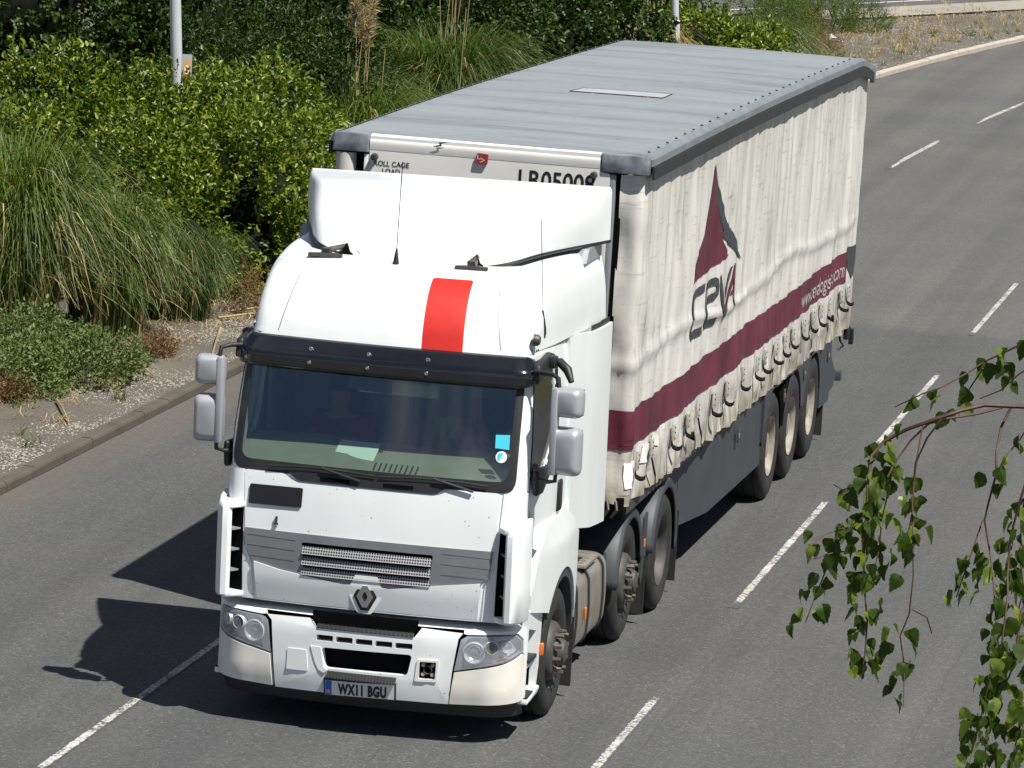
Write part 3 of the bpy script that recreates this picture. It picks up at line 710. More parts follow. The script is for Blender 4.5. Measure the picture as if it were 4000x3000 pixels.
# corner air deflectors, open towards the middle
for sg in (1, -1):
    m = MB(); prof = [(1.035, -3.555), (1.055, -3.595), (1.095, -3.60), (1.14, -3.555), (1.172, -3.45), (1.18, -3.28), (1.13, -3.26), (1.135, -3.42), (1.10, -3.505), (1.06, -3.545)]
    lev = [(.945, .90, .03), (.965, .97, 0), (1.2, 1., 0), (1.45, 1., 0), (1.60, .99, 0), (1.648, .96, .012), (1.668, .90, .04)]
    vs = []; n = len(prof)
    for z, k, dy in lev:
        cx, cy = 1.10, -3.45
        for x, y in prof: vs.append((sg * (cx + (x - cx) * k), cy + (y - cy) * k + dy, z + (.03 if y > -3.3 else 0) * (z > 1.5)))
    fs = [(i * n + a, i * n + (a + 1) % n, (i + 1) * n + (a + 1) % n, (i + 1) * n + a) for i in range(len(lev) - 1) for a in range(n)] + [tuple(range(n)), tuple(range((len(lev) - 1) * n, len(lev) * n))]
    m.add(vs, fs)
    df = m.build('air_deflector', 'white_paint', TR, 45)
    m = MB()   # hooded top joining the wing to the body
    m.prism([(.965, -3.38), (.968, -3.49), (1.02, -3.57), (1.07, -3.595), (1.13, -3.54), (1.13, -3.35)], lambda x, y: (sg * x, y, 1.61), lambda x, y: (sg * x, y + .012, 1.655)); m.build('deflector_hood', 'white_paint', df, 40, .012, 3)
    m = MB(); m.prism([(.94, -3.40), (.95, -3.49), (1.01, -3.56), (1.07, -3.59), (1.13, -3.54), (1.13, -3.35)], lambda x, y: (sg * x, y, .945), lambda x, y: (sg * x, y, .985)); m.build('deflector_foot', 'white_paint', df, 40, .012, 2)
    pts = [(.955, .985), (1.16, .985), (1.16, 1.61), (.97, 1.61)]
    patch('vent_back', pts if sg > 0 else mir(pts), cabs, 'void_black', df, .016, 0, du=.05, dv=.2)
    for z in (1.14, 1.295, 1.45):
        m = MB(); m.prism([(.965, -3.43), (1.03, -3.55), (1.06, -3.54), (1.12, -3.40)], lambda x, y: (sg * x, y, z - .006), lambda x, y: (sg * x, y, z + .006)); m.build('vent_slat', 'silver_paint', df, 30)
# --- bumper
INT = round_poly([(-.30, .645), (.385, .655), (.355, .495), (-.27, .492)], .03, 3)
holes = [INT] + [round_poly([(a, .692), (a + .128, .694), (a + .128, .738), (a, .736)], .006, 1) for a in [-.345 + .150 * k for k in range(5)]]
HR = round_poly([(.44, .482), (.562, .486), (.566, .615), (.444, .612)], .008, 2); holes.append(HR)
UPO = [(-.40, .86), (-.365, .795), (.395, .805), (.435, .865)]
CEN = [(-.648, .30), (.668, .305), (.684, .553), (.715, .80), (.745, .845), (.44, .858), (.395, .79), (-.355, .782), (-.405, .85), (-.74, .84), (-.70, .80), (-.672, .53)]
bc = patch('bumper', CEN, bmp, 'nose_paint', TR, .0, .06, holes=holes, du=.1, dv=.12)
m = MB().grid(lambda u, v: (lambda p: (p[0] * 1., p[1] + .09, p[2]))(bmp(-.62 + 1.26 * u, .33 + .5 * v)), 12, 3); m.build('intake_back', 'void_black', bc, 0, fixn=False)
# flared lip round the big intake, step treads, plinth strip
for nm, z0, z1, a, b, d in (('step_tread', .785, .835, -.345, .388, .012), ('step_tread', .430, .476, -.245, .280, .045)):
    m = MB(); m.grid(lambda u, v: (lambda p: (p[0], p[1] - d + .04 * v, z0 + (z1 - z0) * v))(bmp(a + (b - a) * u, z0 + .02)), 24, 3); t_ = m.build(nm, 'black_plastic', bc, 20, fixn=False)
    for k in range(22):
        x = a + (b - a) * (k + .5) / 22; p = bmp(x, z0 + .02); MB().box((x, p[1] - d + .02, (z0 + z1) / 2), (.010, .052, .008), Matrix.Rotation(.85, 3, 'X')).build('tread_rib', 'ink_black', bc, 0)
patch('intake_lip', [(-.385, .645), (-.305, .645), (-.275, .50), (-.245, .478), (-.27, .455), (-.315, .475), (-.345, .53)], bmp, 'white_paint', bc, .006, .012, du=.1, dv=.1)
m = MB().grid(lambda u, v: (lambda p: (p[0], p[1] + .02 + .16 * v, .865 + .03 * v))(bmp(-1.30 + 2.60 * u, .86)), 40, 2); m.build('bumper_shelf', 'white_paint', bc, 40, fixn=False)
m = MB().grid(lambda u, v: (lambda p: (p[0], p[1] + .26, .84 + .16 * v))(bmp(-1.2 + 2.4 * u, .8)), 30, 1); m.build('nose_gap', 'void_black', bc, 0, fixn=False)
m = MB().grid(lambda u, v: (lambda p: (p[0], p[1] - .006, .83 + .085 * v))(bmp(-.385 + .80 * u, .85)), 16, 1); m.build('upper_intake', 'void_black', bc, 0, fixn=False)
patch('tow_cover', round_poly([(-.562, .452), (-.395, .455), (-.415, .612), (-.562, .610)], .01, 2), bmp, 'nose_paint', bc, .006, .01, du=.1, dv=.2)
patch('tow_frame', round_poly([(.412, .462), (.578, .468), (.585, .632), (.425, .628)], .012, 2), bmp, 'cream_plastic', bc, .008, .012, holes=[HR], du=.1, dv=.2)
tw = patch('tow_eye', HR, bmp, 'void_black', bc, -.05, 0, du=.1, dv=.2)
for dx in (-.035, .035):
    for dz in (-.035, .035):
        p = bmp(.503 + dx, .55 + dz); MB().lathe([(0, 0), (0, .013), (-.03, .016)], (p[0], p[1] + .01, p[2]), 'y', 10, -1).build('tow_bolt', 'buckle_steel', bc, 60)
p = bmp(.503, .55); MB().lathe([(-.01, .024), (.012, .03), (-.01, .036), (-.03, .036)], (p[0], p[1] + .015, p[2]), 'y', 14, -1).build('tow_ring', 'steel_dark', bc, 60)
patch('air_dam', [(-1.30, .20), (1.30, .20), (1.33, .312), (-1.33, .305)], lambda s, z: (lambda p: (p[0] * .985, p[1] + .05 + (.31 - z) * .6, z))(bmp(s, .3)), 'black_plastic', bc, 0, .02, du=.08, dv=.05)
# cream lower corners, headlamps and the white strips over them
HL = [(.698, .562), (.735, .798), (.775, .826), (.98, .838), (1.17, .838), (1.245, .80), (1.26, .70), (1.06, .638)]
HG = round_poly([(.755, .580), (.778, .80), (.81, .818), (.98, .828), (1.165, .828), (1.235, .79), (1.248, .708), (1.05, .648)], .012, 2)
for sg in (1, -1):
    q = (lambda P: P) if sg > 0 else mir
    patch('bumper_corner', q([(.672, .308), (1.40, .335), (1.40, .66), (1.265, .685), (1.06, .622), (.70, .548)]), bmp, 'cream_plastic', bc, .004, .05, du=.05, dv=.06)
    patch('bumper_brow', q([(.752, .842), (.78, .836), (.98, .848), (1.18, .848), (1.26, .80), (1.275, .69), (1.40, .665), (1.40, .872), (.75, .866)]), bmp, 'white_paint', bc, .002, .04, du=.05, dv=.04)
    hl = patch('headlamp', q(HL), bmp, 'silver_paint', TR, -.002, .03, holes=[q(HG)], du=.05, dv=.06)
    tag(hl, 'clear headlamp at the %s bumper corner' % ('kerbside' if sg > 0 else "driver's side"))
    plain('lamp_bowl', (.55, .57, .60), .25, metal=.3, var=.3, vs=30) if 'lamp_bowl' not in MATS else None
    patch('lamp_bowl', q(HG), bmp, 'lamp_bowl', hl, -.045, 0, du=.05, dv=.06)
    patch('lamp_lens', q(HG), bmp, 'lamp_glass', hl, .003, .004, du=.04, dv=.05)
    for s, z, r in ((.835, .705, .076), (.965, .752, .048), (1.083, .757, .042)):
        p = Vector(bmp(sg * s, z)); pe = Vector(bmp(sg * (s + .01), z)); t = (pe - p).normalized(); nn = Vector((t.y, -t.x, 0)) * (1 if sg > 0 else -1)
        if nn.y > 0: nn = -nn
        mm = nn.to_track_quat('Z', 'Y').to_matrix().to_4x4(); mm.translation = p - nn * .030
        m = MB().lathe([(-.02, .004), (-.02, r * .45), (.0, r * .8), (.028, r), (.034, r * 1.0), (.03, r * 1.1), (-.01, r * 1.1)], (0, 0, 0), 'z', 20); m.v = [tuple(mm @ Vector(v)) for v in m.v]
        plain('lamp_mirror', (.86, .87, .88), .32, metal=.55, var=.05) if 'lamp_mirror' not in MATS else None; m.build('lamp_reflector', 'lamp_mirror', hl, 50)
        m = MB().lathe([(.028, 0), (.024, r * .3), (.012, r * .52), (-.01, r * .6)], (0, 0, 0), 'z', 16); m.v = [tuple(mm @ Vector(v)) for v in m.v]
        m.build('lamp_bulb', 'void_black' if .9 < s < 1.0 else 'lamp_glass', hl, 60)
    p = Vector(bmp(sg * 1.05, .675)); MB().box((p.x, p.y + .03, .672), (.055, .02, .022)).build('indicator', 'amber', hl, 50, .008)
# number plate
npl = patch('number_plate', [(-.252, .300), (.268, .312), (.268, .423), (-.252, .411)], bmp, 'plate_white', TR, .024, .02, du=.3, dv=.2)
patch('plate_band', [(-.249, .303), (-.202, .304), (-.202, .410), (-.249, .409)], bmp, 'plate_blue', npl, .0255, 0, du=.3, dv=.2)
patch('plate_surround', [(-.264, .288), (.280, .300), (.280, .434), (-.264, .422)], bmp, 'ink_black', npl, .020, .02, du=.3, dv=.2)
text_on('plate_letters', 'WX11 BGU', .112, -.150, .3195, lambda s, z: bmp(s, z + (s + .0) * .02), 'ink_black', npl, .0265, .0058, .60, du=.2, dv=.2, spacing=1.10)
text_on('plate_country', 'GB', .032, -.246, .318, bmp, 'plate_white', npl, .0275, .0005, .8, du=.2, dv=.2)
text_on('plate_maker', 'TRUCK & TRAILER CENTRE', .017, -.15, .289, bmp, 'plate_white', npl, .0225, 0, .95, du=.3, dv=.2) if False else None
# --- entry steps and front wings on both sides
for sg in (1, -1):
    X = lambda x: sg * x
    fnx = (lambda y, z: (1.155, y, z)) if sg > 0 else (lambda u, z: (-1.155, -u, z))
    qq = (lambda P: P) if sg > 0 else (lambda P: [(-y, z) for y, z in P][::-1])
    H1 = [(-3.215, .60), (-2.96, .62), (-2.94, .80), (-3.215, .86)]; H2 = [(-3.215, .33), (-2.85, .345), (-2.85, .58), (-3.215, .56)]
    sp = patch('step_panel', qq([(-3.235, .31), (-2.82, .33), (-2.76, .50), (-2.72, .98), (-3.235, 1.0)]), fnx, 'white_paint', TR, .02, .05, holes=[qq(H1), qq(H2)], du=.2, dv=.2)
    MB().box((X(1.02), -3.0, .62), (.06, .56, .72)).build('step_well', 'white_paint', sp, 30, .01)
    for y0, y1, z in ((-3.225, -2.95, .615), (-3.235, -2.84, .335)):
        t_ = MB().box((X(1.12), (y0 + y1) / 2, z), (.15, y1 - y0, .03)).build('step', 'black_plastic', sp, 30, .008)
        for k in range(4): MB().box((X(1.05 + .045 * k), (y0 + y1) / 2, z + .018), (.016, (y1 - y0) * .9, .008)).build('step_rib', 'ink_black', None, 0).name if False else None
    MB().prism([(-3.24, .29), (-2.86, .31), (-2.80, .33), (-2.80, .36), (-3.24, .335)], lambda y, z: (X(1.10), y, z), lambda y, z: (X(1.20), y, z)).build('step_sill', 'white_paint', sp, 40, .012)
    MB().box((X(1.19), -2.745, .62), (.03, .045, .10)).build('side_marker', 'amber', sp, 50, .014)
    # wing: arch over the front wheel
    c0, c1, R0 = -2.20, .52, .63
    arch = [(c0 + R0 * math.cos(math.radians(a)), c1 + R0 * math.sin(math.radians(a))) for a in range(12, 146, 6)]
    wing = [(-1.56, 1.33)] + [(-1.58, .66)] + arch + [(-2.74, .90), (-3.22, .985), (-3.22, 1.12), (-3.05, 1.40), (-2.75, 1.55), (-1.66, 1.62)]
    bulge = (lambda y, z: (1.175 + .055 * max(0, 1 - ((y + 2.25) / 1.0) ** 2) * max(0, min(1, (1.62 - z) / .25)), y, z))
    fw = bulge if sg > 0 else (lambda u, z: (-bulge(-u, z)[0], -u, z))
    wg = patch('front_wing', qq(wing), fw, 'white_paint', TR, 0, .09, du=.1, dv=.1)
    rim_ = [(c0 + r * math.cos(math.radians(a)), c1 + r * math.sin(math.radians(a))) for r, rng in ((.625, range(8, 152, 6)), (.555, range(146, 7, -6))) for a in rng]
    patch('arch_trim', qq(rim_), fw, 'fender_grey', wg, -.012, .25, du=.1, dv=.1)
    MB().box((X(1.10), -2.98, 1.0), (.14, .46, .05), Matrix.Rotation(-.12, 3, 'X')).build('wing_step', 'black_plastic', wg, 40, .015)
# --- side extenders behind the cab and roof fairing
for sg in (1, -1):
    def ext(y, z):
        t = min(1, max(0, (y + 2.45) / 1.5)); t = t * t * (3 - 2 * t); w0 = smooth_interp(min(z, 3.3), CW)
        return (w0 + (1.232 - .02 * max(0, z - 2.9) / .5 - w0) * t, y, z)
    fe = ext if sg > 0 else (lambda u, z: (-ext(-u, z)[0], -u, z))
    qq = (lambda P: P) if sg > 0 else (lambda P: [(-y, z) for y, z in P][::-1])
    lo = [(-1.94, 1.40), (-1.30, 1.31), (-.74, 1.27), (-.76, 2.855), (-1.40, 2.855), (-1.75, 2.88), (-2.0, 2.88)]
    hi = [(-1.45, 2.86), (-.76, 2.86), (-.80, 3.445), (-1.2, 3.45), (-1.75, 3.42), (-2.10, 3.37), (-2.5, 3.24), (-2.65, 2.95), (-1.85, 2.93)]
    patch('side_extender', qq(lo), fe, 'white_paint', TR, .012, .03, du=.12, dv=.3)
    def shoulder(u, v, sg=sg):
        y = -3.03 + 2.27 * u; zt = smooth_interp(y, [(-3.03, 2.93), (-2.8, 3.17), (-2.6, 3.30), (-2.3, 3.40), (-1.9, 3.445), (-.76, 3.465)])
        fl = min(1, max(0, (y + 2.9) / 1.9)); fl = .075 * fl * fl * (3 - 2 * fl); r = min(.12, (zt - 2.885) * .45)
        if v < .6: z = 2.885 + (zt - r - 2.885) * v / .6; x = sidex(y, z) + fl + .004
        elif v < .85:
            q = (v - .6) / .25 * math.pi / 2; x = sidex(y, zt - r) + fl + .004 - r * (1 - math.cos(q)); z = zt - r + r * math.sin(q)
        else: x = sidex(y, zt - r) + fl + .004 - r - (v - .85) / .15 * .35; z = zt + (v - .85) * .05
        return (sg * x, y, z)
    MB().grid(shoulder, 46, 22).build('roof_shoulder', 'white_paint', TR, 60, fixn=(sg < 0))
    patch('extender_gap', qq([(-1.4, 2.82), (-.78, 2.82), (-.78, 2.9), (-1.4, 2.9)]), fe, 'black_plastic', TR, -.012, 0, du=.2, dv=.2)
FB = [(0, -2.42, 3.392), (.25, -2.415, 3.392), (.45, -2.40, 3.398), (.63, -2.36, 3.425), (.77, -2.27, 3.462), (.86, -2.10, 3.488), (.95, -1.80, 3.498), (1.10, -1.30, 3.505), (1.21, -.88, 3.505)]
FT = [(0, -1.93, 3.878), (.30, -1.92, 3.88), (.56, -1.89, 3.885), (.76, -1.83, 3.892), (.89, -1.74, 3.898), (.97, -1.60, 3.90), (1.05, -1.38, 3.90), (1.15, -1.1, 3.90), (1.21, -.88, 3.90)]
def pl(T, t):
    k = t * (len(T) - 1); 
    return Vector([smooth_interp(k, [(i, T[i][c]) for i in range(len(T))]) for c in range(3)])
def fair(u, v):
    t = 2 * u - 1; a = pl(FB, abs(t)); b = pl(FT, abs(t)); p = a.lerp(b, v)
    o = Vector((a.x * .5, a.y + 1.2, 0)).normalized()
    p += o * .055 * math.sin(math.pi * v) * max(0, 1 - abs(t) ** 2.5)
    if v > .9: p -= o * .018 * ((v - .9) / .1) ** 2
    if t < 0: p.x = -p.x
    p.z += .02 * p.x * v
    return p
m = MB(); m.grid(fair, 80, 18); k = len(m.v) - 81; m.f.append(tuple(range(k, k + 81)))
m.build('roof_fairing', 'white_paint', TR, 50, fixn=False)
m = MB(); m.grid(lambda u, v: fair(u, 0) * (1 - v) + v * Vector((fair(u, 0).x * .9, -1.2 + (fair(u, 0).y + 1.2) * .9, 3.46)), 60, 1); m.build('fairing_underside', 'black_plastic', TR, 0, fixn=False)
for sg in (1, -1): MB().prism([(-.82, 3.38), (-.82, 3.50), (-1.35, 3.48), (-1.45, 3.38)], lambda y, z: (sg * 1.0, y, z), lambda y, z: (sg * 1.14, y, z)).build('fairing_bracket', 'silver_paint', TR, 30)
MB().tube([fair(i / 60, 0) + Vector((0, 0, -.004)) for i in range(61)], .013, 6).build('fairing_gap_line', 'ink_black', TR, 50)  # black strip standing in for the dark gap under the fairing edge
for x0, x1, xa in ((-.77, -.52, -.53), (.36, .60, .475)):
    m = MB(); xm = (x0 + x1) / 2
    m.prism([(x0, -2.62), (x1, -2.58), (x1 + .0, -2.54), (xm + .05, -2.50), (x0 + .06, -2.53), (x0, -2.57)], lambda x, y: (x, y, 3.405), lambda x, y: (x, y, 3.43)); m.box((xm - .01, -2.50, 3.44), (.06, .1, .05))
    m.tube([(xm - .03, -2.52, 3.445), (xa, -2.36, 3.475)], .02, 8); m.build('fairing_strut', 'steel_dark', TR, 40)
    MB().prism([(xa - .09, 3.40), (xa - .03, 3.435), (xa, 3.50), (xa + .03, 3.435), (xa + .09, 3.40)], lambda x, z: (x, -2.395 - (z - 3.40) * -.35, z), lambda x, z: (x, -2.435 + (z - 3.40) * .35, z)).build('strut_notch', 'void_black', TR, 30)
m = MB(); m.tube([(-.09, -2.62, 3.40), (-.09, -2.615, 3.46), (-.09, -2.61, 3.52)], [.026, .016, .006], 10); m.tube([(-.09, -2.61, 3.52), (-.075, -2.60, 4.17)], .0035, 6); m.build('aerial', 'ink_black', TR, 40)
m = MB(); m.tube([(1.075, -2.72, 2.97), (1.085, -2.72, 3.0), (1.08, -2.72, 3.04), (1.07, -2.74, 3.17)], [.02, .015, .017, .006], 8); m.tube([(1.07, -2.74, 3.17), (1.05, -2.86, 3.86)], .003, 6); m.build('aerial', 'ink_black', TR, 40)
m = MB().lathe([(0, .0), (.035, .012), (.045, .03), (.03, .042), (0, .045)], (1.07, -3.02, 2.985), 'x', 14); m.build('roof_marker', 'steel_dark', TR, 50)
# red stripe over the roof front
patch('roof_stripe', [(.26, 2.86), (.566, 2.86), (.548, 3.345), (.53, 3.352), (.262, 3.352), (.246, 3.345)], cabs, 'red_vinyl', TR, .002, 0, du=.05, dv=.03)
for s in (.845, -.845):
    patch('roof_seam', [(s - .004, 2.9), (s + .004, 2.9), (s * .9 + .004, 3.30), (s * .9 - .004, 3.30)], cabs, 'silver_paint', TR, .0015, 0, du=.05, dv=.04)
# --- mirrors
plain('mirror_silver', (.42, .44, .47), .40, var=.06, vs=6, metal=.3, coat=.2)
for sg in (1, -1):
    k = sg
    cx = 1.405 if sg > 0 else 1.315
    up_ = MB().tube([(k * 1.11, -3.18, 2.775), (k * (cx - .14), -3.24, 2.775), (k * (cx - .085), -3.30, 2.76), (k * (cx - .07), -3.31, 2.66)], .017, 10)
    mr_ = MB(); mr_.tube([(k * 1.12, -3.20, 1.985), (k * (cx - .13), -3.28, 1.985), (k * (cx - .075), -3.31, 2.0), (k * (cx - .07), -3.31, 2.10)], .016, 10)
    mr_.lathe([(0, .045), (.05, .035), (.06, .0)], (k * 1.15, -3.22, 1.985), 'x', 12, k)
    arm = mr_.build('mirror', 'black_plastic', TR, 45); tag(arm, 'silver twin rear-view mirror on the %s side' % ('kerbside door' if sg > 0 else "driver's door"))
    up_.build('mirror_arm', 'black_plastic', arm, 45)
    yaw = Matrix.Rotation(-.10 * k, 3, 'Z')
    for z0, z1 in ((2.475, 2.70), (2.045, 2.405)):
        h = z1 - z0
        m = MB(); pr = round_poly([(-.115, 0), (.115, 0), (.115, h), (-.115, h)], .055, 5)
        for y_, sc in ((0, 1), ):
            n = len(pr); L = [(.0, .94), (-.05, 1.0), (-.11, .96), (-.145, .80), (-.155, .62)]; vs = []
            for dy, sc in L: vs += [tuple(yaw @ Vector((x * sc, dy, (z - h / 2) * sc)) + Vector((k * cx, -3.22, (z0 + z1) / 2))) for x, z in pr]
            fs = [(i * n + a, i * n + (a + 1) % n, (i + 1) * n + (a + 1) % n, (i + 1) * n + a) for i in range(len(L) - 1) for a in range(n)] + [tuple(range(n)), tuple(range((len(L) - 1) * n, len(L) * n))]
            m.add(vs, fs)
        hs = m.build('mirror_housing', 'mirror_silver', arm, 50)
        MB().box((k * cx, -3.213, (z0 + z1) / 2), (.20, .006, h * .88), yaw).build('mirror_glass', 'chrome', arm, 30)
    m = MB(); pr = [(-.018, -.155), (.024, -.15), (.03, -.10), (-.03, -.10)]
    m.prism([(k * (cx - .095) - .024, -3.375), (k * (cx - .095) + .024, -3.38), (k * (cx - .095) + .032, -3.30), (k * (cx - .095) - .032, -3.29)], lambda x, y: (x, y, 2.05), lambda x, y: (x, y, 2.695)); m.build('mirror_stem', 'mirror_silver', arm, 30, .012, 2)
    # black foot below the window and the bracket over it
    m = MB(); m.prism([(-3.25, 1.86), (-3.05, 1.85), (-2.80, 1.95), (-2.76, 2.03), (-3.27, 2.06)], lambda y, z: (k * 1.15, y, z), lambda y, z: (k * 1.20, y, z)); m.build('mirror_foot', 'black_plastic', TR, 40, .025, 3)
    m = MB(); m.prism([(-3.20, 2.68), (-2.62, 2.74), (-2.58, 2.83), (-2.72, 2.86), (-3.16, 2.82)], lambda y, z: (k * 1.10, y, z), lambda y, z: (k * 1.155, y, z)); m.box((k * 1.17, -2.78, 2.80), (.07, .1, .09)); m.build('mirror_bracket', 'black_plastic', TR, 40, .015, 2)
    if k > 0: MB().tube([(1.16, -2.74, 2.80), (1.22, -2.76, 2.80), (1.29, -2.80, 2.75), (1.33, -2.84, 2.67)], [.02, .034, .036, .022], 10).build('kerb_mirror', 'black_plastic', TR, 50)
# --- interior
m = MB(); m.box((0, -1.62, 2.1), (2.2, .04, 1.7)); m.box((0, -2.35, 1.18), (2.2, 1.6, .04)); m.box((0, -2.3, 2.90), (2.05, 1.4, .03))
for sg in (1, -1):
    m.box((sg * 1.09, -1.98, 2.1), (.03, .75, 1.6)); m.box((sg * 1.11, -2.9, 1.55), (.03, .6, .8))
m.build('cab_lining', 'cab_lining', TR, 0)
def dashf(u, v):
    x = -1.07 + 2.14 * u; y0 = cabs(x, 1.95)[1] + .03; y = y0 + (.62) * v; z = 1.945 + .15 * math.sin(min(1, v / .75) * 1.57) - .5 * max(0, v - .8) + .03 * math.exp(-((x + .5) / .3) ** 2) * v
    return (x, y, z)
dsh = MB().grid(dashf, 40, 10).build('dashboard', 'dash_beige', TR, 40, fixn=False)
for x in (-.42, .22, .55, .86):
    MB().box((x, -3.16, 2.035), (.005, .30, .004), Matrix.Rotation(.40, 3, 'X')).build('dash_seam', 'seat_cloth', dsh, 0)
for k in range(9): MB().box((-.02 + .04 * k, -3.335, 1.985), (.012, .10, .006), Matrix.Rotation(.4, 3, 'X')).build('dash_vent', 'ink_black', dsh, 0)
for sg in (-1, 1):
    st = rbox('seat', (sg * .56, -2.35, 1.50), (.52, .55, .16), 'seat_cloth', TR, .05); 
    rbox('seat_back', (sg * .56, -2.08, 1.86), (.50, .14, .62), 'seat_cloth', st, .05, M=Matrix.Rotation(-.15, 3, 'X')); rbox('headrest', (sg * .56, -2.02, 2.26), (.28, .10, .18), 'seat_cloth', st, .04)
MB().tube([(-.56 + .23 * math.cos(a), -2.80 + .09 * math.sin(a), 2.02 + .17 * math.sin(a) - .02) for a in [i * 2 * math.pi / 28 for i in range(29)]], .016, 8).build('steering_wheel', 'ink_black', TR, 60)
m = MB(); m.box((-.12, -3.16, 2.565), (.33, .03, .11), Matrix.Rotation(.06, 3, 'Y')); plain('pod_grey', (.07, .068, .075), .5, var=.1); rv = m.build('screen_camera_pod', 'pod_grey', TR, 50, .014, 3)
rbox('sun_blind', (.05, -2.96, 2.52), (.62, .02, .10), 'cab_lining', TR, .01)
for sg in (-1, 1):
    m = MB().grid(lambda u, v: (sg * (1.06 - .02 * v), seam_y(2.0 + .75 * v) - .02 + .10 * u + .015 * math.sin(u * 20), 2.0 + .75 * v), 12, 4); m.build('pillar_lining', 'cab_lining', TR, 40, fixn=False)
pap = rbox('clipboard', (-.18, -3.16, 2.05), (.34, .24, .012), 'twig_brown', None, .003, M=Matrix.Rotation(.45, 3, 'X') @ Matrix.Rotation(-.06, 3, 'Z')); tag(pap, 'brown clipboard lying on the dashboard behind the windscreen', 'clipboard')
pp = rbox('paper_sheet', (-.20, -3.165, 2.062), (.31, .23, .003), 'paper', None, 0, M=Matrix.Rotation(.45, 3, 'X') @ Matrix.Rotation(-.03, 3, 'Z')); tag(pp, 'white sheet of paper on the clipboard behind the windscreen', 'paper')
patch('windscreen_note', [(.878, 2.205), (.982, 2.20), (.978, 2.305), (.874, 2.30)], cabs, 'sticker_blue', TR, .008, 0, du=.2, dv=.2)
tdx = patch('tax_disc', [(.93 + .042 * math.cos(a), 2.145 + .042 * math.sin(a)) for a in [i * math.pi / 10 for i in range(20)]], cabs, 'paper', TR, .008, 0, du=.2, dv=.2)
patch('disc_print', [(.93 + .032 * math.cos(a), 2.145 + .032 * math.sin(a)) for a in [1.2 + i * math.pi / 8 for i in range(9)]], cabs, 'sticker_blue', tdx, .010, 0, du=.2, dv=.2)
# hi-vis jacket on the passenger seat
hv = MB().grid(lambda u, v: (.10 + .30 * u, -1.86 - .06 * math.sin(v * 2.4) + .02 * math.sin(u * 18), 1.94 + .24 * v - .05 * abs(u - .5)), 20, 12).build('hi_vis_jacket', 'hi_vis', None, 50, fixn=False)
tag(hv, 'lime hi-vis jacket hung inside the cab', 'jacket')
MB().box((.27, -1.945, 2.06), (.03, .01, .11), Matrix.Rotation(.6, 3, 'Y')).build('reflective_strip', 'paper', hv, 0)
# driver
def skin_person(name, joints, edges, radii, mat):
    me = bpy.data.meshes.new(name); me.from_pydata(joints, edges, []); o = bpy.data.objects.new(name, me); COL.objects.link(o)
    sk = o.modifiers.new('skin', 'SKIN'); o.modifiers.new('sub', 'SUBSURF').levels = 2
    for i, r in enumerate(radii): me.skin_vertices[0].data[i].radius = (r, r) if not isinstance(r, tuple) else r
    me.skin_vertices[0].data[0].use_root = True
    dg = bpy.context.evaluated_depsgraph_get(); m2 = bpy.data.meshes.new_from_object(o.evaluated_get(dg)); bpy.data.objects.remove(o); bpy.data.meshes.remove(me)
    m2.name = name; return finish(name, m2, mat, None, 60)
dx = -.56
J = [(dx, -2.30, 1.66), (dx, -2.24, 1.86), (dx, -2.22, 2.06), (dx, -2.24, 2.20), (dx, -2.26, 2.30), (dx, -2.28, 2.40),
     (dx - .19, -2.24, 2.12), (dx - .26, -2.38, 1.92), (dx - .20, -2.62, 1.98), (dx + .19, -2.24, 2.12), (dx + .26, -2.38, 1.92), (dx + .20, -2.62, 1.98),
     (dx - .11, -2.55, 1.66), (dx - .12, -2.75, 1.62), (dx - .12, -2.80, 1.28), (dx + .11, -2.55, 1.66), (dx + .12, -2.75, 1.62), (dx + .12, -2.80, 1.28), (dx - .12, -2.95, 1.24), (dx + .12, -2.95, 1.24)]
E_ = [(0, 1), (1, 2), (2, 3), (3, 4), (4, 5), (2, 6), (6, 7), (7, 8), (2, 9), (9, 10), (10, 11), (0, 12), (12, 13), (13, 14), (14, 18), (0, 15), (15, 16), (16, 17), (17, 19)]
RR = [(.15, .12), (.15, .11), (.16, .11), .06, .09, .085, .065, .048, .038, .065, .048, .038, .085, .07, .05, .085, .07, .05, .04, .04]
drv = skin_person('person', J, E_, RR, 'skin_tone'); tag(drv, 'driver in a red top sitting behind the steering wheel', 'person')
def cloth(name, js, es, rs, mat):
    o = skin_person(name, js, es, rs, mat); w = Vector(o.location); o.parent = drv; o.location = w - wloc(drv); return o
cloth('shirt', [J[0], J[1], J[2], (dx, -2.23, 2.13), J[6], J[7], J[9], J[10]], [(0, 1), (1, 2), (2, 3), (2, 4), (4, 5), (2, 6), (6, 7)], [(.17, .14), (.17, .13), (.18, .13), .075, .08, .062, .08, .062], 'shirt_red')
cloth('trousers', [J[0], J[12], J[13], J[14], J[15], J[16], J[17]], [(0, 1), (1, 2), (2, 3), (0, 4), (4, 5), (5, 6)], [.15, .10, .085, .062, .10, .085, .062], 'cloth_navy')
hm = MB().lathe([(-.02, .112), (.03, .108), (.075, .085), (.10, .045), (.108, 0)], (dx, -2.262, 2.39), 'z', 16).build('hair', 'hair_brown', None, 60); w = Vector(hm.location); hm.parent = drv; hm.location = w - wloc(drv)
for s in (-1, 1):
    hd = MB(); h0 = Vector((dx + s * .20, -2.64, 1.985)); hd.box(h0, (.03, .09, .08))
    for k in range(4): hd.tube([h0 + Vector((0, -.03, .03 - .02 * k)), h0 + Vector((-.02 * s, -.075, .032 - .02 * k)), h0 + Vector((-.045 * s, -.07, .03 - .02 * k))], .009, 6)
    hd.tube([h0 + Vector((0, .0, .04)), h0 + Vector((-.03 * s, -.03, .06))], .010, 6)
    o = hd.build('hand', 'skin_tone', None, 50, .006); w = Vector(o.location); o.parent = drv; o.location = w - wloc(drv)
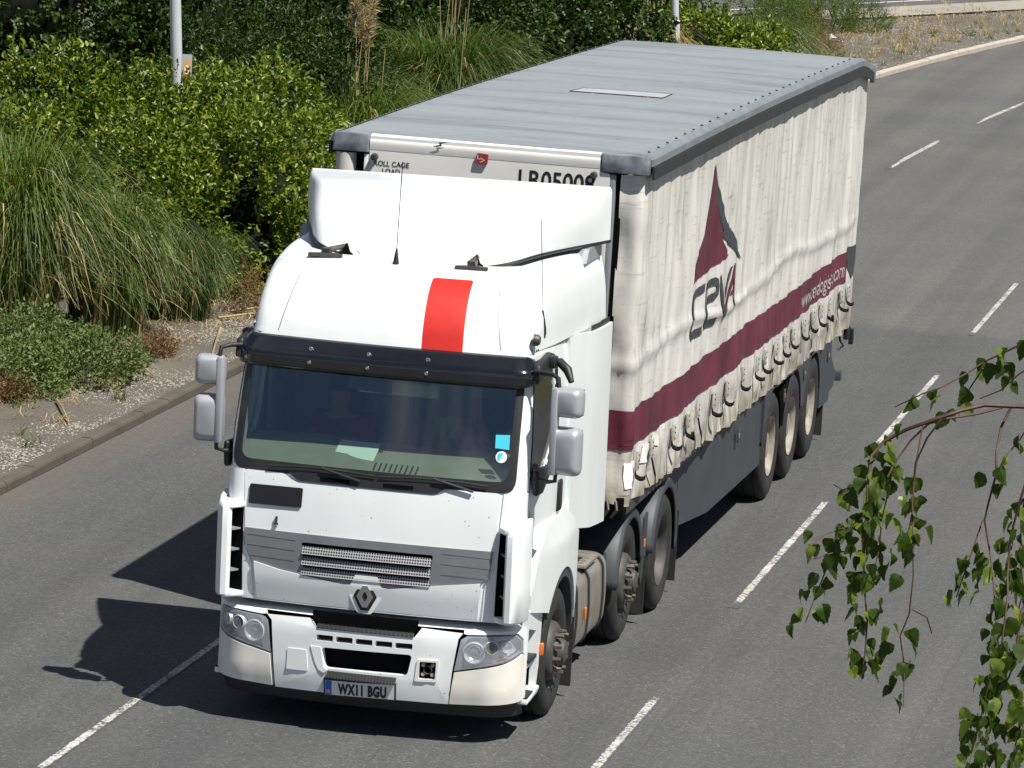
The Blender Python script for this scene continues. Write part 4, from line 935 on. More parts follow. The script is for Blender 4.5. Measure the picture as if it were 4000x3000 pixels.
# --- wheels
def tyre_prof(w, R, rim):
    return [(-.02, rim), (-.004, rim + .03), (.012, (R + rim) / 2), (.0, R - .05), (-.025, R - .012), (-.05, R - .002), (-.085, R), (-.09, R - .012), (-.10, R - .012), (-.105, R), (-w / 2 + .01, R), (-w / 2 + .005, R - .012), (-w / 2 - .005, R - .012), (-w / 2 - .01, R),
            (-w + .105, R), (-w + .10, R - .012), (-w + .09, R - .012), (-w + .085, R), (-w + .04, R - .003), (-w + .01, R - .05), (-w - .01, (R + rim) / 2), (-w + .02, rim)]
def nut_mesh(L, r):
    m = MB().lathe([(0, r * 1.5), (.008, r * 1.5), (.008, r), (L, r * .8), (L, 0)], (0, 0, 0), 'x', 6); me = bpy.data.meshes.new('wheel_nut'); me.from_pydata(m.v, [], m.f); return me
NUTA = nut_mesh(.062, .018); NUTA.materials.append(MATS['nut_steel']); NUTB = nut_mesh(.03, .016); NUTB.materials.append(MATS['steel_dark'])
def wheel(root, xo, y, R, w, style, rimmat, rimr=.292):
    sg = 1 if xo > 0 else -1; c = (xo, y, R)
    if style == 'out':   rp = [(-.012, rimr), (-.03, rimr - .02), (-.055, rimr - .03), (-.05, .235), (-.005, .225), (.02, .20), (.025, .185), (.024, .12), (.045, .115), (.055, .10), (.09, .085), (.10, .06), (.10, 0)]
    elif style == 'in':  rp = [(-.008, rimr), (-.02, rimr - .012), (-.06, rimr - .028), (-.14, rimr - .04), (-.17, .22), (-.165, .14), (-.10, .135), (-.06, .12), (-.055, .0)]
    else:                rp = [(-.006, rimr), (-.015, rimr - .014), (-.05, rimr - .028), (-.10, rimr - .04), (-.125, .235), (-.115, .15), (-.085, .145), (-.04, .12), (-.035, .09), (-.03, 0)]
    wh = MB().lathe(rp, c, 'x', 40, sg).build('wheel', rimmat, root, 40)
    MB().lathe(tyre_prof(w, R, rimr - .005), c, 'x', 56, sg, closed=True).build('tyre', 'rubber', wh, 40)
    MB().lathe([(-w + .02, rimr - .01), (-w + .02, .1), (-w - .1, .1), (-w - .1, 0)], c, 'x', 24, sg).build('brake_drum', 'steel_dark', wh, 40)
    if style == 'out':
        for k in range(10):
            a = k * .628 + .2; o = obj('wheel_nut', NUTA, None, wh, Vector((xo + sg * .024, y + .155 * math.cos(a), R + .155 * math.sin(a)))); o.rotation_euler = (a, 0, 0 if sg > 0 else math.pi)
    elif style == 'in':
        for k in range(10):
            a = k * .628; o = obj('wheel_nut', NUTB, None, wh, Vector((xo - sg * .165, y + .175 * math.cos(a), R + .175 * math.sin(a)))); o.rotation_euler = (a, 0, 0 if sg > 0 else math.pi)
    else:
        for k in range(10):
            a = k * .628; o = obj('wheel_nut', NUTB, None, wh, Vector((xo - sg * .115, y + .17 * math.cos(a), R + .17 * math.sin(a)))); o.rotation_euler = (a, 0, 0 if sg > 0 else math.pi)
    return wh
YF_, YM, YD = -2.20, .83, 2.24
for sg in (1, -1):
    wheel(TR, sg * 1.18, YF_, .50, .315, 'out', 'rim_grey'); wheel(TR, sg * 1.17, YM, .50, .30, 'out', 'rim_grey'); wheel(TR, sg * 1.23, YD, .505, .30, 'in', 'rim_grey')
    # mudguards: shells with a turned-down outer lip
    for yc, Ro, a0, a1, xo in ((YM, .60, 8, 178, 1.19), (YD, .635, -8, 172, 1.235)):
        m = MB(); n = 26
        def sh(u, v):
            a = math.radians(a0 + (a1 - a0) * u); prof = [(xo, Ro - .085), (xo + .004, Ro - .02), (xo - .02, Ro), (xo - .42, Ro)]; k = v * 3; i = min(2, int(k)); t = k - i
            x = prof[i][0] + (prof[i + 1][0] - prof[i][0]) * t; r = prof[i][1] + (prof[i + 1][1] - prof[i][1]) * t
            return (sg * x, yc + r * math.cos(a), .505 + r * math.sin(a))
        m.grid(sh, n, 9); o = m.build('mudguard', 'fender_grey', TR, 45, fixn=False); s_ = o.modifiers.new('t', 'SOLIDIFY'); s_.thickness = .012
    MB().box((sg * 1.06, 3.02, .42), (.34, .015, .62)).build('mud_flap', 'rubber', TR, 0)
    MB().box((sg * 1.06, 1.53, .34), (.32, .015, .5)).build('mud_flap', 'rubber', TR, 0)
    MB().box((sg * 1.04, -1.52, .42), (.32, .015, .66)).build('mud_flap', 'rubber', TR, 0)
    MB().box((sg * 1.20, 1.50, .70), (.02, .035, .08)).build('side_marker', 'amber', TR, 50, .012)
    MB().prism([(1.47, .92), (1.60, .95), (1.60, .55), (1.44, .35), (1.40, .42)], lambda y, z: (sg * 1.18, y, z), lambda y, z: (sg * 1.20, y, z)).build('mudguard_web', 'fender_grey', TR, 30)
# fuel tank between the axles, with straps and tread plates on top
for sg in (1, -1):
    prof = round_poly([(.42, .27), (1.15, .27), (1.17, .55), (1.15, .88), (.42, .88)], .12, 6)
    m = MB(); m.prism(prof, lambda x, z: (sg * x, -1.42, z), lambda x, z: (sg * x, -.02, z)); tk = m.build('fuel_tank', 'tank_alloy', TR, 40)
    for y in (-1.28, -.78, -.18):
        po = round_poly([(.41, .26), (1.16, .26), (1.182, .55), (1.16, .892), (.41, .892)], .12, 6); pi_ = [( .42 + (x - .42) * .985, .575 + (z - .575) * .985) for x, z in po]
        m = MB(); m.prism(po, lambda x, z: (sg * x, y - .025, z), lambda x, z: (sg * x, y + .025, z)); m.build('tank_strap', 'rubber', tk, 40)
    for y0, y1, x0 in ((-1.40, -.95, .80), (-.90, -.35, .86)):
        MB().box((sg * (x0 + .14), (y0 + y1) / 2, .915), (.30, y1 - y0, .03)).build('tread_plate', 'tread_plate', tk, 30, .006)
        for k in range(5): MB().box((sg * (x0 + .14), y0 + (y1 - y0) * (k + .5) / 5, .936), (.24, .03, .012)).build('tread_bar', 'tank_alloy', tk, 30, .004)
    MB().box((sg * 1.185, -.98, .56), (.02, .035, .11)).build('side_marker', 'amber', tk, 50, .012)
    MB().box((sg * .80, .30, .62), (.6, .5, .4)).build('battery_box', 'fender_grey', TR, 40, .02)
    MB().box((sg * .40, .2, .82), (.09, 6.4, .26)).build('chassis_rail', 'steel_dark', TR, 30)
m = MB(); m.box((0, -1.9, 1.05), (1.7, 1.2, .5)); m.box((0, -2.9, .8), (1.7, .6, .6)); m.box((0, -1.2, 1.1), (1.0, .7, .9)); m.build('engine_block', 'void_black', TR, 0)
MB().box((0, -.7, .98), (1.7, 1.3, .05)).build('catwalk', 'steel_dark', TR, 0)
MB().lathe([(0, 0), (0, .5), (.06, .5), (.08, .4), (.08, 0)], (0, 1.75, 1.0), 'z', 24).build('fifth_wheel', 'steel_dark', TR, 40)
for y in (YF_, YM, YD): MB().tube([(-.9, y, .5), (.9, y, .5)], .075, 10).build('axle', 'steel_dark', TR, 40)

# the cab leans on its springs, a degree towards the driver's side
def lean(o):
    me = o.data; n = len(me.vertices); a = np.empty(n * 3, 'f'); me.vertices.foreach_get('co', a); a = a.reshape(-1, 3)
    zz = a[:, 2] + WLOC.get(o.name, o.location)[2]; a[:, 0] -= .017 * np.maximum(0, zz - 1.0); me.vertices.foreach_set('co', a.ravel()); me.update()
def walk(o):
    yield o
    for c in o.children: yield from walk(c)
for o in list(walk(TR)) + list(walk(drv)) + list(walk(hv)) + [pap, pp]:
    if o.type == 'MESH' and o.data.users == 1: lean(o)
# ------------------------------------------------------------------ semi-trailer
TL = empty('semi_trailer', (0, 6.8, 0), 'long grey-roofed semi-trailer with off-white curtain sides and a maroon band', 'trailer')
RZ = [(0, 4.085), (3, 4.088), (6, 4.075), (9, 4.045), (12.0, 4.008), (12.7, 3.995), (13.1, 3.955), (13.6, 3.87)]
def rz(y): return smooth_interp(y, RZ)
def zbot(y): return 1.255 - .0165 * y
STRAPS = [.287, 1.058, 1.928, 2.623, 3.338, 4.079, 4.843, 5.819, 6.612, 7.159, 7.725, 8.455, 8.997, 9.723, 10.468, 11.069, 11.745, 12.439, 12.943]
def nse(a, b, c=0.): return noise.noise(Vector((a, b, c)))
def drape(y, z):
    """how far the canvas stands off its plane: slack vertical folds, a ledge where the load bars sit, tucks at every strap"""
    g = min(1., max(0., (rz(min(max(y, 0), 13.5)) - .15 - z) / .5))
    d = (.032 * nse(y * 2.6 + .25 * nse(y, z * .8), z * .30) + .016 * nse(y * 6.0, z * .6, 4.) + .006 * nse(y * 13., z * 1.2, 9.) + .012 * nse(y * 2.2 + z, z * 1.6 - y * .5, 5.)) * (.45 + .55 * g)
    zc = 2.40 - .012 * y + .07 * nse(y * .55, 2.2) + .05 * math.sin(y * .9)
    t = z - zc
    d += .020 * math.exp(-(t / .05) ** 2) - .020 / (1 + math.exp(t / .02)) * (.6 + .4 * nse(y * 3, 1.)) + .006 * nse(y * 9, z * 5, 2.) * math.exp(-(t / .15) ** 2)
    lo = max(0., min(1., (1.74 - .008 * y - z) / .25))
    if lo > 0:
        i = 0
        while i < len(STRAPS) and STRAPS[i] < y: i += 1
        a = STRAPS[i - 1] if i else -.2; b = STRAPS[i] if i < len(STRAPS) else 13.55
        u = (y - a) / (b - a); d += lo * (.020 * math.sin(math.pi * u) ** .7 - .008 + .026 * nse(y * 5 - z * 3, z * 4., 6.) + .018 * nse(y * 9 + z * 5, z * 6, 1.))
    # diagonal drags by the front corner and the rear pole
    if y < 1.3: d += .020 * (1 - y / 1.3) * nse(y * 4 + z * 2.2, z * 1.2 - y * 2, 8.) * 1.4
    if y > 12.6: d += .026 * (y - 12.6) * nse(y * 3 + z * 3, z * 1.5, 3.) * 1.5
    d += .016 * nse(y * .5, z * .6, 12.)
    if y > 13.0: d *= max(.15, (13.55 - y) / .55)
    return d
CR_ = .085
def curt(u, z):
    d = drape(u, z)
    if u >= CR_: return (1.272 + d, u, z)
    q = (CR_ - u) / CR_
    if q < math.pi / 2: return (1.272 - CR_ + (CR_ + d) * math.cos(q), CR_ - (CR_ + d) * math.sin(q), z)
    return (1.272 - CR_ - (q - math.pi / 2) * CR_, -d, z)
US = [i * .045 for i in range(-5, 302)]; VS = [1.0 + i * .05 for i in range(62)]
U0 = CR_ - CR_ * math.pi / 2 - .12
out = [(U0, 1.30)] + [(y, zbot(y) + .018 * nse(y * 3, 7.) +   .008 * max(0, 1 - min(abs(y - s) for s in STRAPS) / .12)) for y in [.02 + i * .05 for i in range(271)]] + [(13.54, rz(13.5) - .14)] + [(y, rz(y) - .145 + .012 * nse(y * 1.5, 5.)) for y in [13.3 - i * .3 for i in range(44)]] + [(U0, 3.93)]
cu = patch('curtain', out, curt, 'canvas', TL, 0, 0, us=US, vs=VS, smooth=80); tag(cu, 'grimy off-white curtain with maroon band and sail emblem')
def dec(name, pts, mat, off=.008, holes=()):
    return patch(name, pts, curt, mat, cu, off, 0, holes=holes, us=US, vs=VS, smooth=80)
wav = lambda y: .012 * nse(y * 1.3, 3.3)
bt = lambda y: 2.035 - .0075 * y + wav(y); bb = lambda y: 1.712 - .0085 * y + wav(y) + .018 * max(0, 1 - min(abs(y - s) for s in STRAPS) / .25)
YS = [U0] + [i * .1 for i in range(0, 129)] + [12.86]
band = dec('band', [(y, bb(y)) for y in YS] + [(12.80, bt(12.8))] + [(y, bt(y)) for y in YS[::-1][1:]], 'ink_maroon')
dec('rear_flash', [(12.78, 1.985), (13.1, 1.95), (13.53, 1.93), (13.53, 1.72), (13.45, 1.60), (13.30, 1.58), (12.98, 1.78)], 'ink_slate')
def bez(p0, p1, p2, n=8): return [tuple((1 - t) ** 2 * a + 2 * t * (1 - t) * b + t * t * c for a, b, c in zip(p0, p1, p2)) for t in [i / n for i in range(n)]]
# sail emblem: a maroon triangle with hollow flanks and a slim dark blade beside it
dec('sail', bez((3.40, 3.72), (3.28, 3.24), (2.98, 3.05)) + bez((2.98, 3.05), (2.72, 2.92), (2.66, 2.765)) + bez((2.66, 2.765), (3.6, 2.80), (4.50, 2.80)) + bez((4.50, 2.80), (3.92, 3.05), (3.62, 3.5)) + [(3.50, 3.70)], 'ink_maroon')
dec('blade', bez((3.53, 3.66), (4.02, 3.28), (4.30, 3.12)) + bez((4.30, 3.12), (4.75, 2.98), (5.26, 2.69)) + bez((5.26, 2.69), (4.55, 2.88), (4.18, 3.0)) + bez((4.18, 3.0), (3.72, 3.28), (3.50, 3.66)), 'ink_slate')
# four letters in squared strokes
def strokes(name, polys, mat):
    for p in polys: dec(name, p, mat, .009)
def rect_path(pts, w): # open polyline -> outline
    L = []; Rr = []; n = len(pts)
    for i in range(n):
        a = Vector(pts[max(0, i - 1)]); b = Vector(pts[min(n - 1, i + 1)]); d = (b - a).normalized(); nrm = Vector((-d.y, d.x)); k = 1.
        if 0 < i < n - 1:
            d0 = (Vector(pts[i]) - a).normalized(); c = max(.5, abs(d.dot(d0))); k = 1 / c
        p = Vector(pts[i]); ww = w
        L.append(tuple(p + nrm * ww / 2 * k)); Rr.append(tuple(p - nrm * ww / 2 * k))
    return L + Rr[::-1]
strokes('letter_c', [rect_path([(3.32, 2.655), (2.80, 2.66), (2.70, 2.645), (2.665, 2.60), (2.665, 2.34), (2.71, 2.305), (2.80, 2.295), (3.30, 2.285)], .075)], 'ink_slate')
strokes('letter_e', [rect_path([(3.44, 2.655), (3.86, 2.65), (3.93, 2.63), (3.95, 2.59), (3.94, 2.545), (3.88, 2.515), (3.56, 2.51)], .07), rect_path([(3.46, 2.655), (3.45, 2.36), (3.48, 2.31), (3.56, 2.295), (3.94, 2.285)], .075)], 'ink_slate')
strokes('letter_v', [[(4.02, 2.68), (4.16, 2.68), (4.30, 2.38), (4.62, 2.69), (4.70, 2.69), (4.30, 2.25)]], 'ink_slate')
strokes('letter_a', [[(4.40, 2.255), (4.80, 2.70), (4.87, 2.70), (5.03, 2.29), (4.92, 2.29), (4.80, 2.58), (4.50, 2.255)], [(4.68, 2.43), (4.73, 2.47), (4.93, 2.465), (4.95, 2.42)]], 'ink_maroon')
text_on('web_address', 'www.cevalogistics.com', .235, 9.55, 1.705, lambda u, z: curt(u, z - .0085 * (u - 9.55)), 'ink_white', cu, .013, .002, 1.42, us=US, vs=VS)
# load-plate stickers near the front
dec('sticker', [(.02, 1.40), (.28, 1.39), (.28, 1.60), (.02, 1.61)], 'paper', .010)
dec('sticker', [(.62, 1.52), (.93, 1.50), (.95, 1.64), (.70, 1.67)], 'bulkhead_white', .010)
dec('sticker', [(1.12, 1.60), (1.40, 1.55), (1.44, 1.63), (1.20, 1.69)], 'bulkhead_white', .010)
text_on('sticker_text', 'R 75', .06, .12, 1.41, curt, 'ink_black', cu, .013, 0, 1., us=US, vs=VS)
# strap, buckle and blown tail at every fixing
rs = random.Random(11)
def web(path, w):
    """flat ribbon along a path, its width along z/x"""
    m = MB(); L = []
    for i, p in enumerate(path):
        p = Vector(p); t = (Vector(path[min(i + 1, len(path) - 1)]) - Vector(path[max(0, i - 1)])).normalized()
        n = Vector((0, .55, .83)) * w / 2; L.append((p - n, p + n))
    vs = [q for a in L for q in a]; m.add(vs, [(2 * i, 2 * i + 1, 2 * i + 3, 2 * i + 2) for i in range(len(L) - 1)]); return m
for i, y in enumerate(STRAPS):
    zt = bb(y); x = 1.29
    m = MB().grid(lambda u, v: (1.277 + drape(y, zbot(y) + v * (zt - zbot(y))) + .004, y - .006 + .012 * u, zbot(y) - .03 + v * (zt - zbot(y))), 1, 6)
    sl = m.build('curtain_strap', 'webbing', TL, 0, fixn=False)
    xb = 1.285 + drape(y + .06, 1.5)
    h = rs.uniform(.14, .18); zc = zt - .06 - h / 2
    MB().box((xb + .014, y + .05, zc), (.022, .06, h), Matrix.Rotation(rs.uniform(-.08, .08), 3, 'X')).build('buckle', 'buckle_steel', sl, 30, .004)
    for q in (-.35, 0, .3): MB().lathe([(0, .008), (.006, .006), (.006, 0)], (xb + .026, y + .05, zc + q * h), 'x', 8).build('rivet', 'ink_black', sl, 40)
    z0 = zc - h / 2; ln = rs.uniform(.26, .40) * (.9 if y > 3 else .6); up = rs.uniform(.0, .08)
    ex = rs.uniform(.025, .075)
    pth = [(xb + .002, y + .03, z0 + .02), (xb + .004, y + .03, z0 - .02), (xb + .014, y + .03, z0 - .048), (xb + .034 + ex * .2, y + .04, z0 - .066), (xb + .05 + ex * .4, y + .05, z0 - .070 + up * .1), (xb + .06 + ex * .6, y + .06, z0 - .062 + up * .3)]
    if i in (1, 4): pth = [(xb + .01, y + .03, z0 + .05), (xb + .03, y + .05, z0 - .05), (xb + .05, y + .10, z0 - .16), (xb + .05, y + .12, z0 - .28)]
    if i in (3, 16): pth = pth[:4] + [(xb + .075, y + .10, z0 - .09), (xb + .07, y + .10, z0 - .05), (xb + .045, y + .09, z0 - .045)]
    o = web(pth, .040).build('strap_tail', 'webbing', sl, 60, fixn=False); o.modifiers.new('t', 'SOLIDIFY').thickness = .005
# far curtain (hidden side), roof, rails
m = MB().grid(lambda u, v: (-1.272 - .5 * drape(13.5 * u, 1.3 + 2.6 * v), .02 + 13.5 * u, zbot(13.5 * u) + v * (rz(13.5 * u) - .145 - zbot(13.5 * u))), 120, 24); m.build('curtain', 'canvas', TL, 60, fixn=False)
def roofp(u, v):
    y = 13.6 * v; x = -1.262 + 2.524 * u
    e = min(1, (1 - abs(2 * u - 1)) * 6)
    return (x, y, rz(y) + e * (.002 * math.sin(y * 2 * math.pi / .62 + .6 * math.sin(x)) + .006 * nse(y * 3, x * .6)) + .012 * (1 - (2 * u - 1) ** 2))
rf = MB().grid(roofp, 24, 220).build('roof', 'roof_sheet', TL, 60, fixn=False)
def rl(x, y): p = roofp((x + 1.262) / 2.524, y / 13.6); return Vector(p)
rp = patch('roof_patch', [(-.37, 5.10), (-.33, 5.55), (.48, 5.66), (.46, 5.22)], lambda x, y: rl(x, y), 'roof_patch', rf, .006, .004, du=.12, dv=.062)
m = MB(); E4 = [(-.37, 5.10), (-.33, 5.55), (.48, 5.66), (.46, 5.22)]
for i in range(4):
    a, b = E4[i], E4[(i + 1) % 4]; m.tube([rl(a[0] + (b[0] - a[0]) * t, a[1] + (b[1] - a[1]) * t + .012 * nse(t * 30, i)) + Vector((0, 0, .006)) for t in [k / 20 for k in range(21)]], .0045, 5)
m.build('patch_seam', 'steel_dark', rf, 0)
for sg in (1, -1):
    def fas(x, z0, z1, nm, mt, th=.02):
        m = MB(); N = 46
        m.grid(lambda u, v: (sg * (x), 13.6 * u * .998 + .0, rz(13.6 * u) + z0 + (z1 - z0) * v), N, 1)
        o = m.build(nm, mt, TL, 0, fixn=False); s = o.modifiers.new('t', 'SOLIDIFY'); s.thickness = th; s.offset = 0; return o
    m = MB().grid(lambda u, v: (sg * (1.255 + .045 * v), 13.6 * u, rz(13.6 * u) + .012 - .03 * v ** 2), 46, 3); m.build('roof_edge', 'rail_light', TL, 0, fixn=False)
    fas(1.312, -.072, -.016, 'roof_rail', 'rail_light'); fas(1.326, -.178, -.078, 'rail_skirt', 'rail_dark')
tie = MB().lathe([(0, .012), (.010, .012), (.016, .006), (.016, 0)], (0, 0, 0), 'z', 8); tme = bpy.data.meshes.new('roof_tie'); tme.from_pydata(tie.v, [], tie.f); tme.materials.append(MATS['steel_dark'])
for sg in (1, -1):
    for k in range(31): y = .25 + k * .425; obj('roof_tie', tme, None, rf, Vector((sg * 1.235, y, rz(y) + .012)))
# --- nose of the trailer
def bulk_fn(x, z): return (x, -.045 - .03 * max(0, (1 - abs(z - 4.0) / .14)) * 0, z)
bhp = round_poly([(-.985, 1.12), (.985, 1.12), (.985, 3.93), (.90, 3.945), (.90, 4.085), (-.985, 4.08)], .01, 2)
bh = patch('bulkhead', bhp, bulk_fn, 'bulkhead_white', TL, 0, .05, du=.3, dv=.3)
m = MB().grid(lambda u, v: (-.985 + 1.885 * u, -.047 - .006 * math.sin(math.pi * v) + .05 * max(0, v - .5) * 2 * max(0, v - .5) * 2, 3.97 + .125 * v), 2, 8); m.build('header_roll', 'bulkhead_white', bh, 60, fixn=False)
for (xa, xb_) in ((-1.295, -.985), (.90, 1.298)):
    m = MB(); m.prism(round_poly([(xa, -.06), (xb_, -.06), (xb_, .14), (xa, .14)], .03, 3), lambda x, y: (x, y, 3.945), lambda x, y: (x, y, 4.092)); m.build('corner_cap', 'cap_grey', TL, 40, .012, 2)
for x in (-.94, .855):
    MB().lathe([(0, .03), (.05, .026), (.055, .015), (.05, .0)], (x, -.05, 3.915), 'y', 14, -1).build('marker_lamp', 'steel_dark', bh, 50)
for x0, x1, mt in ((.988, 1.03, 'rail_light'), (-1.03, -.988, 'bulkhead_white')): MB().box(((x0 + x1) / 2, .0, 2.53), (x1 - x0, .08, 2.80)).build('corner_post', mt, TL, 30, .006)
MB().box((1.055, .03, 2.55), (.05, .05, 2.8)).build('corner_gap', 'void_black', TL, 0); MB().box((-1.06, .03, 2.55), (.06, .05, 2.8)).build('corner_gap', 'void_black', TL, 0)
m = MB(); m.tube([(-1.19, .03, 1.25), (-1.19, .03, 3.93)], .085, 14); m.build('curtain_pole', 'canvas', TL, 60)
text_on('fleet_number', 'LR05008', .205, .235, 3.768, bulk_fn, 'ink_black', bh, .003, .003, .86, du=.5, dv=.5)
text_on('load_notice', 'ROLL CAGE\nLOAD', .060, -.80, 3.845, bulk_fn, 'ink_black', bh, .003, .0008, .92, align='CENTER', du=.5, dv=.5)
bd = patch('maker_badge', round_poly([(-.115, 3.925), (-.015, 3.925), (-.008, 4.01), (-.10, 4.015)], .012, 2), bulk_fn, 'badge_maroon', bh, .024, .02, du=.2, dv=.2)
for P4 in ([(-.098, 4.0), (-.088, 4.0), (-.088, 3.972), (-.065, 3.972), (-.065, 3.964), (-.098, 3.964)], [(-.072, 3.985), (-.03, 3.960), (-.072, 3.938), (-.076, 3.946), (-.046, 3.960), (-.066, 3.972)]):
    patch('badge_mark', P4, bulk_fn, 'badge_gold', bh, .026, 0, du=.2, dv=.2, smooth=0)
# small rip at the header edge
patch('header_tear', [(-.47, 4.04), (-.41, 4.055), (-.42, 4.075), (-.34, 4.08), (-.40, 4.062), (-.39, 4.045), (-.44, 4.035)], bulk_fn, 'steel_dark', bh, .022, 0, du=.3, dv=.3, smooth=0)
# front lower gear: couplings and lamp cluster
m = MB(); m.box((1.14, .08, 1.24), (.24, .16, .18)); m.build('front_gear', 'void_black', TL, 30, .01)
for k in range(3): MB().tube([(1.06 + .07 * k, -.02, 1.30), (1.08 + .07 * k, -.06, 1.24), (1.05 + .06 * k, -.03, 1.17)], .014, 8).build('air_coupling', 'steel_dark', TL, 50)
# --- floor, chassis, rear frame
MB().box((0, 6.8, 1.20), (2.48, 13.5, .10)).build('floor', 'steel_dark', TL, 0)
for sg in (1, -1): MB().box((sg * .48, 7.0, .98), (.14, 12.6, .36)).build('chassis_beam', 'skirt_grey', TL, 0)
m = MB(); m.box((0, 13.57, 2.45), (2.44, .05, 2.7)); rd = m.build('rear_door', 'bulkhead_white', TL, 0)
for sg in (1, -1): MB().box((sg * 1.16, 13.55, 2.42), (.10, .09, 2.75)).build('rear_post', 'cap_grey', TL, 30, .01)
MB().box((0, 13.59, 3.80), (2.6, .08, .16)).build('rear_header', 'cap_grey', TL, 30, .01)
MB().box((1.315, 13.58, 3.78), (.05, .10, .20)).build('header_end', 'cap_grey', TL, 30, .01)
MB().box((0, 13.42, .50), (2.46, .12, .10)).build('underrun_bar', 'fender_grey', TL, 30, .008)
for sg in (1, -1):
    MB().box((sg * .6, 13.3, .75), (.08, .12, .5)).build('underrun_stay', 'fender_grey', TL, 0)
    m = MB(); m.box((sg * 1.255, 13.46, .97), (.05, .22, .13)); m.box((sg * 1.29, 13.56, .92), (.05, .06, .17)); m.build('tail_bracket', 'ink_black', TL, 20, .01)
    MB().tube([(sg * 1.18, 13.30, 1.0), (sg * 1.21, 13.28, .90), (sg * 1.24, 13.34, .84), (sg * 1.19, 13.30, .80)], .012, 8).build('winch_handle', 'ink_black', TL, 50)
# --- side guards, wheel-arch panels, wheels
AX = [8.16, 9.51, 10.88]
for sg in (1, -1):
    qq = (lambda P: P) if sg > 0 else (lambda P: [(-y, z) for y, z in P][::-1])
    def sk(y, z): return (1.235 - .18 * max(0, (4.55 - y) / 1.4) ** 1.0 * (1 if y < 4.55 else 0) - .0, y, z)
    f = sk if sg > 0 else (lambda u, z: (-sk(-u, z)[0], -u, z))
    patch('side_guard', qq(round_poly([(2.95, .49), (4.55, .46), (7.62, .42), (7.80, .46), (7.62, .70), (7.55, 1.16), (2.95, 1.20)], .05, 3)), f, 'skirt_grey', TL, 0, .03, du=.8, dv=.4, us=[3.0, 3.8, 4.55, 5.5, 6.5])
    arcs = []
    for c in AX[::-1]: arcs += [(c + .60 * math.cos(math.radians(a)), .53 + .60 * math.sin(math.radians(a)) * .95) for a in range(6, 176, 8)]
    pan = [(7.56, 1.12), (7.575, .62)] + [(c + .60 * math.cos(math.radians(a)), .53 + .57 * math.sin(math.radians(a))) for c in AX for a in range(172, 7, -8)] + [(11.50, .42), (12.22, .40), (12.26, .70), (12.20, 1.06)]
    fx = (lambda y, z: (1.262, y, z)) if sg > 0 else (lambda u, z: (-1.262, -u, z))
    wp = patch('arch_panel', qq(pan), fx, 'skirt_grey', TL, 0, .05, du=2, dv=.3)
    for c in AX:
        wheel(TL, sg * 1.262, c, .53, .385, 'tr', 'rim_cream', .298)
        m = MB(); m.grid(lambda u, v: (sg * (1.258 - .42 * v), c + .60 * math.cos(math.radians(8 + 164 * u)), .53 + .575 * math.sin(math.radians(8 + 164 * u))), 20, 1); m.build('arch_liner', 'void_black', wp, 40, fixn=False)
    for y, z in ((5.95, .96), (8.83, .93), (10.19, .97), (11.95, .92)):
        MB().box((sg * 1.268, y, z), (.012, .10, .13)).build('marker_recess', 'fender_grey', wp, 30, .004); MB().box((sg * 1.276, y - .01, z), (.010, .02, .05)).build('marker_lens', 'amber', wp, 30, .004)
    MB().box((sg * 1.06, 12.02, .33), (.36, .015, .55)).build('mud_flap', 'rubber', TL, 0)
    m = MB(); m.prism([(12.24, .45), (12.24, .95), (12.9, .60), (12.75, .48)], lambda y, z: (sg * 1.15, y, z), lambda y, z: (sg * 1.235, y, z)); m.build('rear_wing', 'skirt_grey', TL, 30)
    MB().box((sg * .85, 4.2, .55), (.10, .10, .9)).build('landing_leg', 'steel_dark', TL, 0)
for y in AX: MB().tube([(-.95, y, .53), (.95, y, .53)], .075, 10).build('axle', 'steel_dark', TL, 40)
MB().box((.72, 5.5, .72), (.9, 1.6, .5)).build('pallet_box', 'steel_dark', TL, 0)
# ------------------------------------------------------------------ street furniture
LEAN = -.075          # the posts lean a little away from the road
def lamp_post(x, y, label, h=9.5, r0=.078):
    o = empty('lamp_post', (x, y, .05), label, 'lamp post', 'lamp posts on the central reservation')
    m = MB(); m.tube([(x + LEAN * z, y, z) for z in (.0, 1.3, 1.32, 3.0, 6.0, h)], [r0 * 1.25, r0 * 1.25, r0, r0 * .95, r0 * .8, r0 * .6], 20); m.build('shaft', 'post_paint', o, 40)
    xt = x + LEAN * h
    for s in (-1, 1):
        MB().tube([(xt, y, h - .05), (xt + s * .5, y, h + .18), (xt + s * 1.4, y, h + .28)], .035, 8).build('arm', 'post_paint', o, 50)
        m = MB().box((xt + s * 1.7, y, h + .29), (.7, .28, .12)); m.build('lantern', 'sign_grey', o, 40, .04, 3)
    MB().box((x - .0 + LEAN * .8, y - r0 * 1.24, .8), (.09, .02, .5)).build('access_door', 'post_paint', o, 30, .004)
    return o
lamp_post(-8.6, 22.0, 'pale grey lamp post rising out of the glossy-leaved shrubs, nearest one')
lamp_post(-7.35, 52.5, 'distant pale lamp post behind the trailer roof', r0=.075)
sg_ = empty('post_sign', (-8.60, 21.85, 2.2), 'small grey plate with an orange diamond fixed to the lamp post', 'sign')
SX = Matrix.Rotation(.42, 3, 'Z')
def sfn(x, z): q = SX @ Vector((x * .66, 0, 0)); return (-8.60 + q.x + LEAN * 2.4 * 0 - .155 + .12, 21.70 + q.y, z + .06)
patch('sign_plate', [(-.0, 2.24), (.20, 2.24), (.20, 2.60), (-.0, 2.60)], sfn, 'sign_grey', sg_, 0, .02, du=1, dv=1)
patch('sign_diamond', [(.012, 2.40), (.10, 2.255), (.188, 2.40), (.10, 2.57)], sfn, 'sign_orange', sg_, .003, 0, du=1, dv=1)
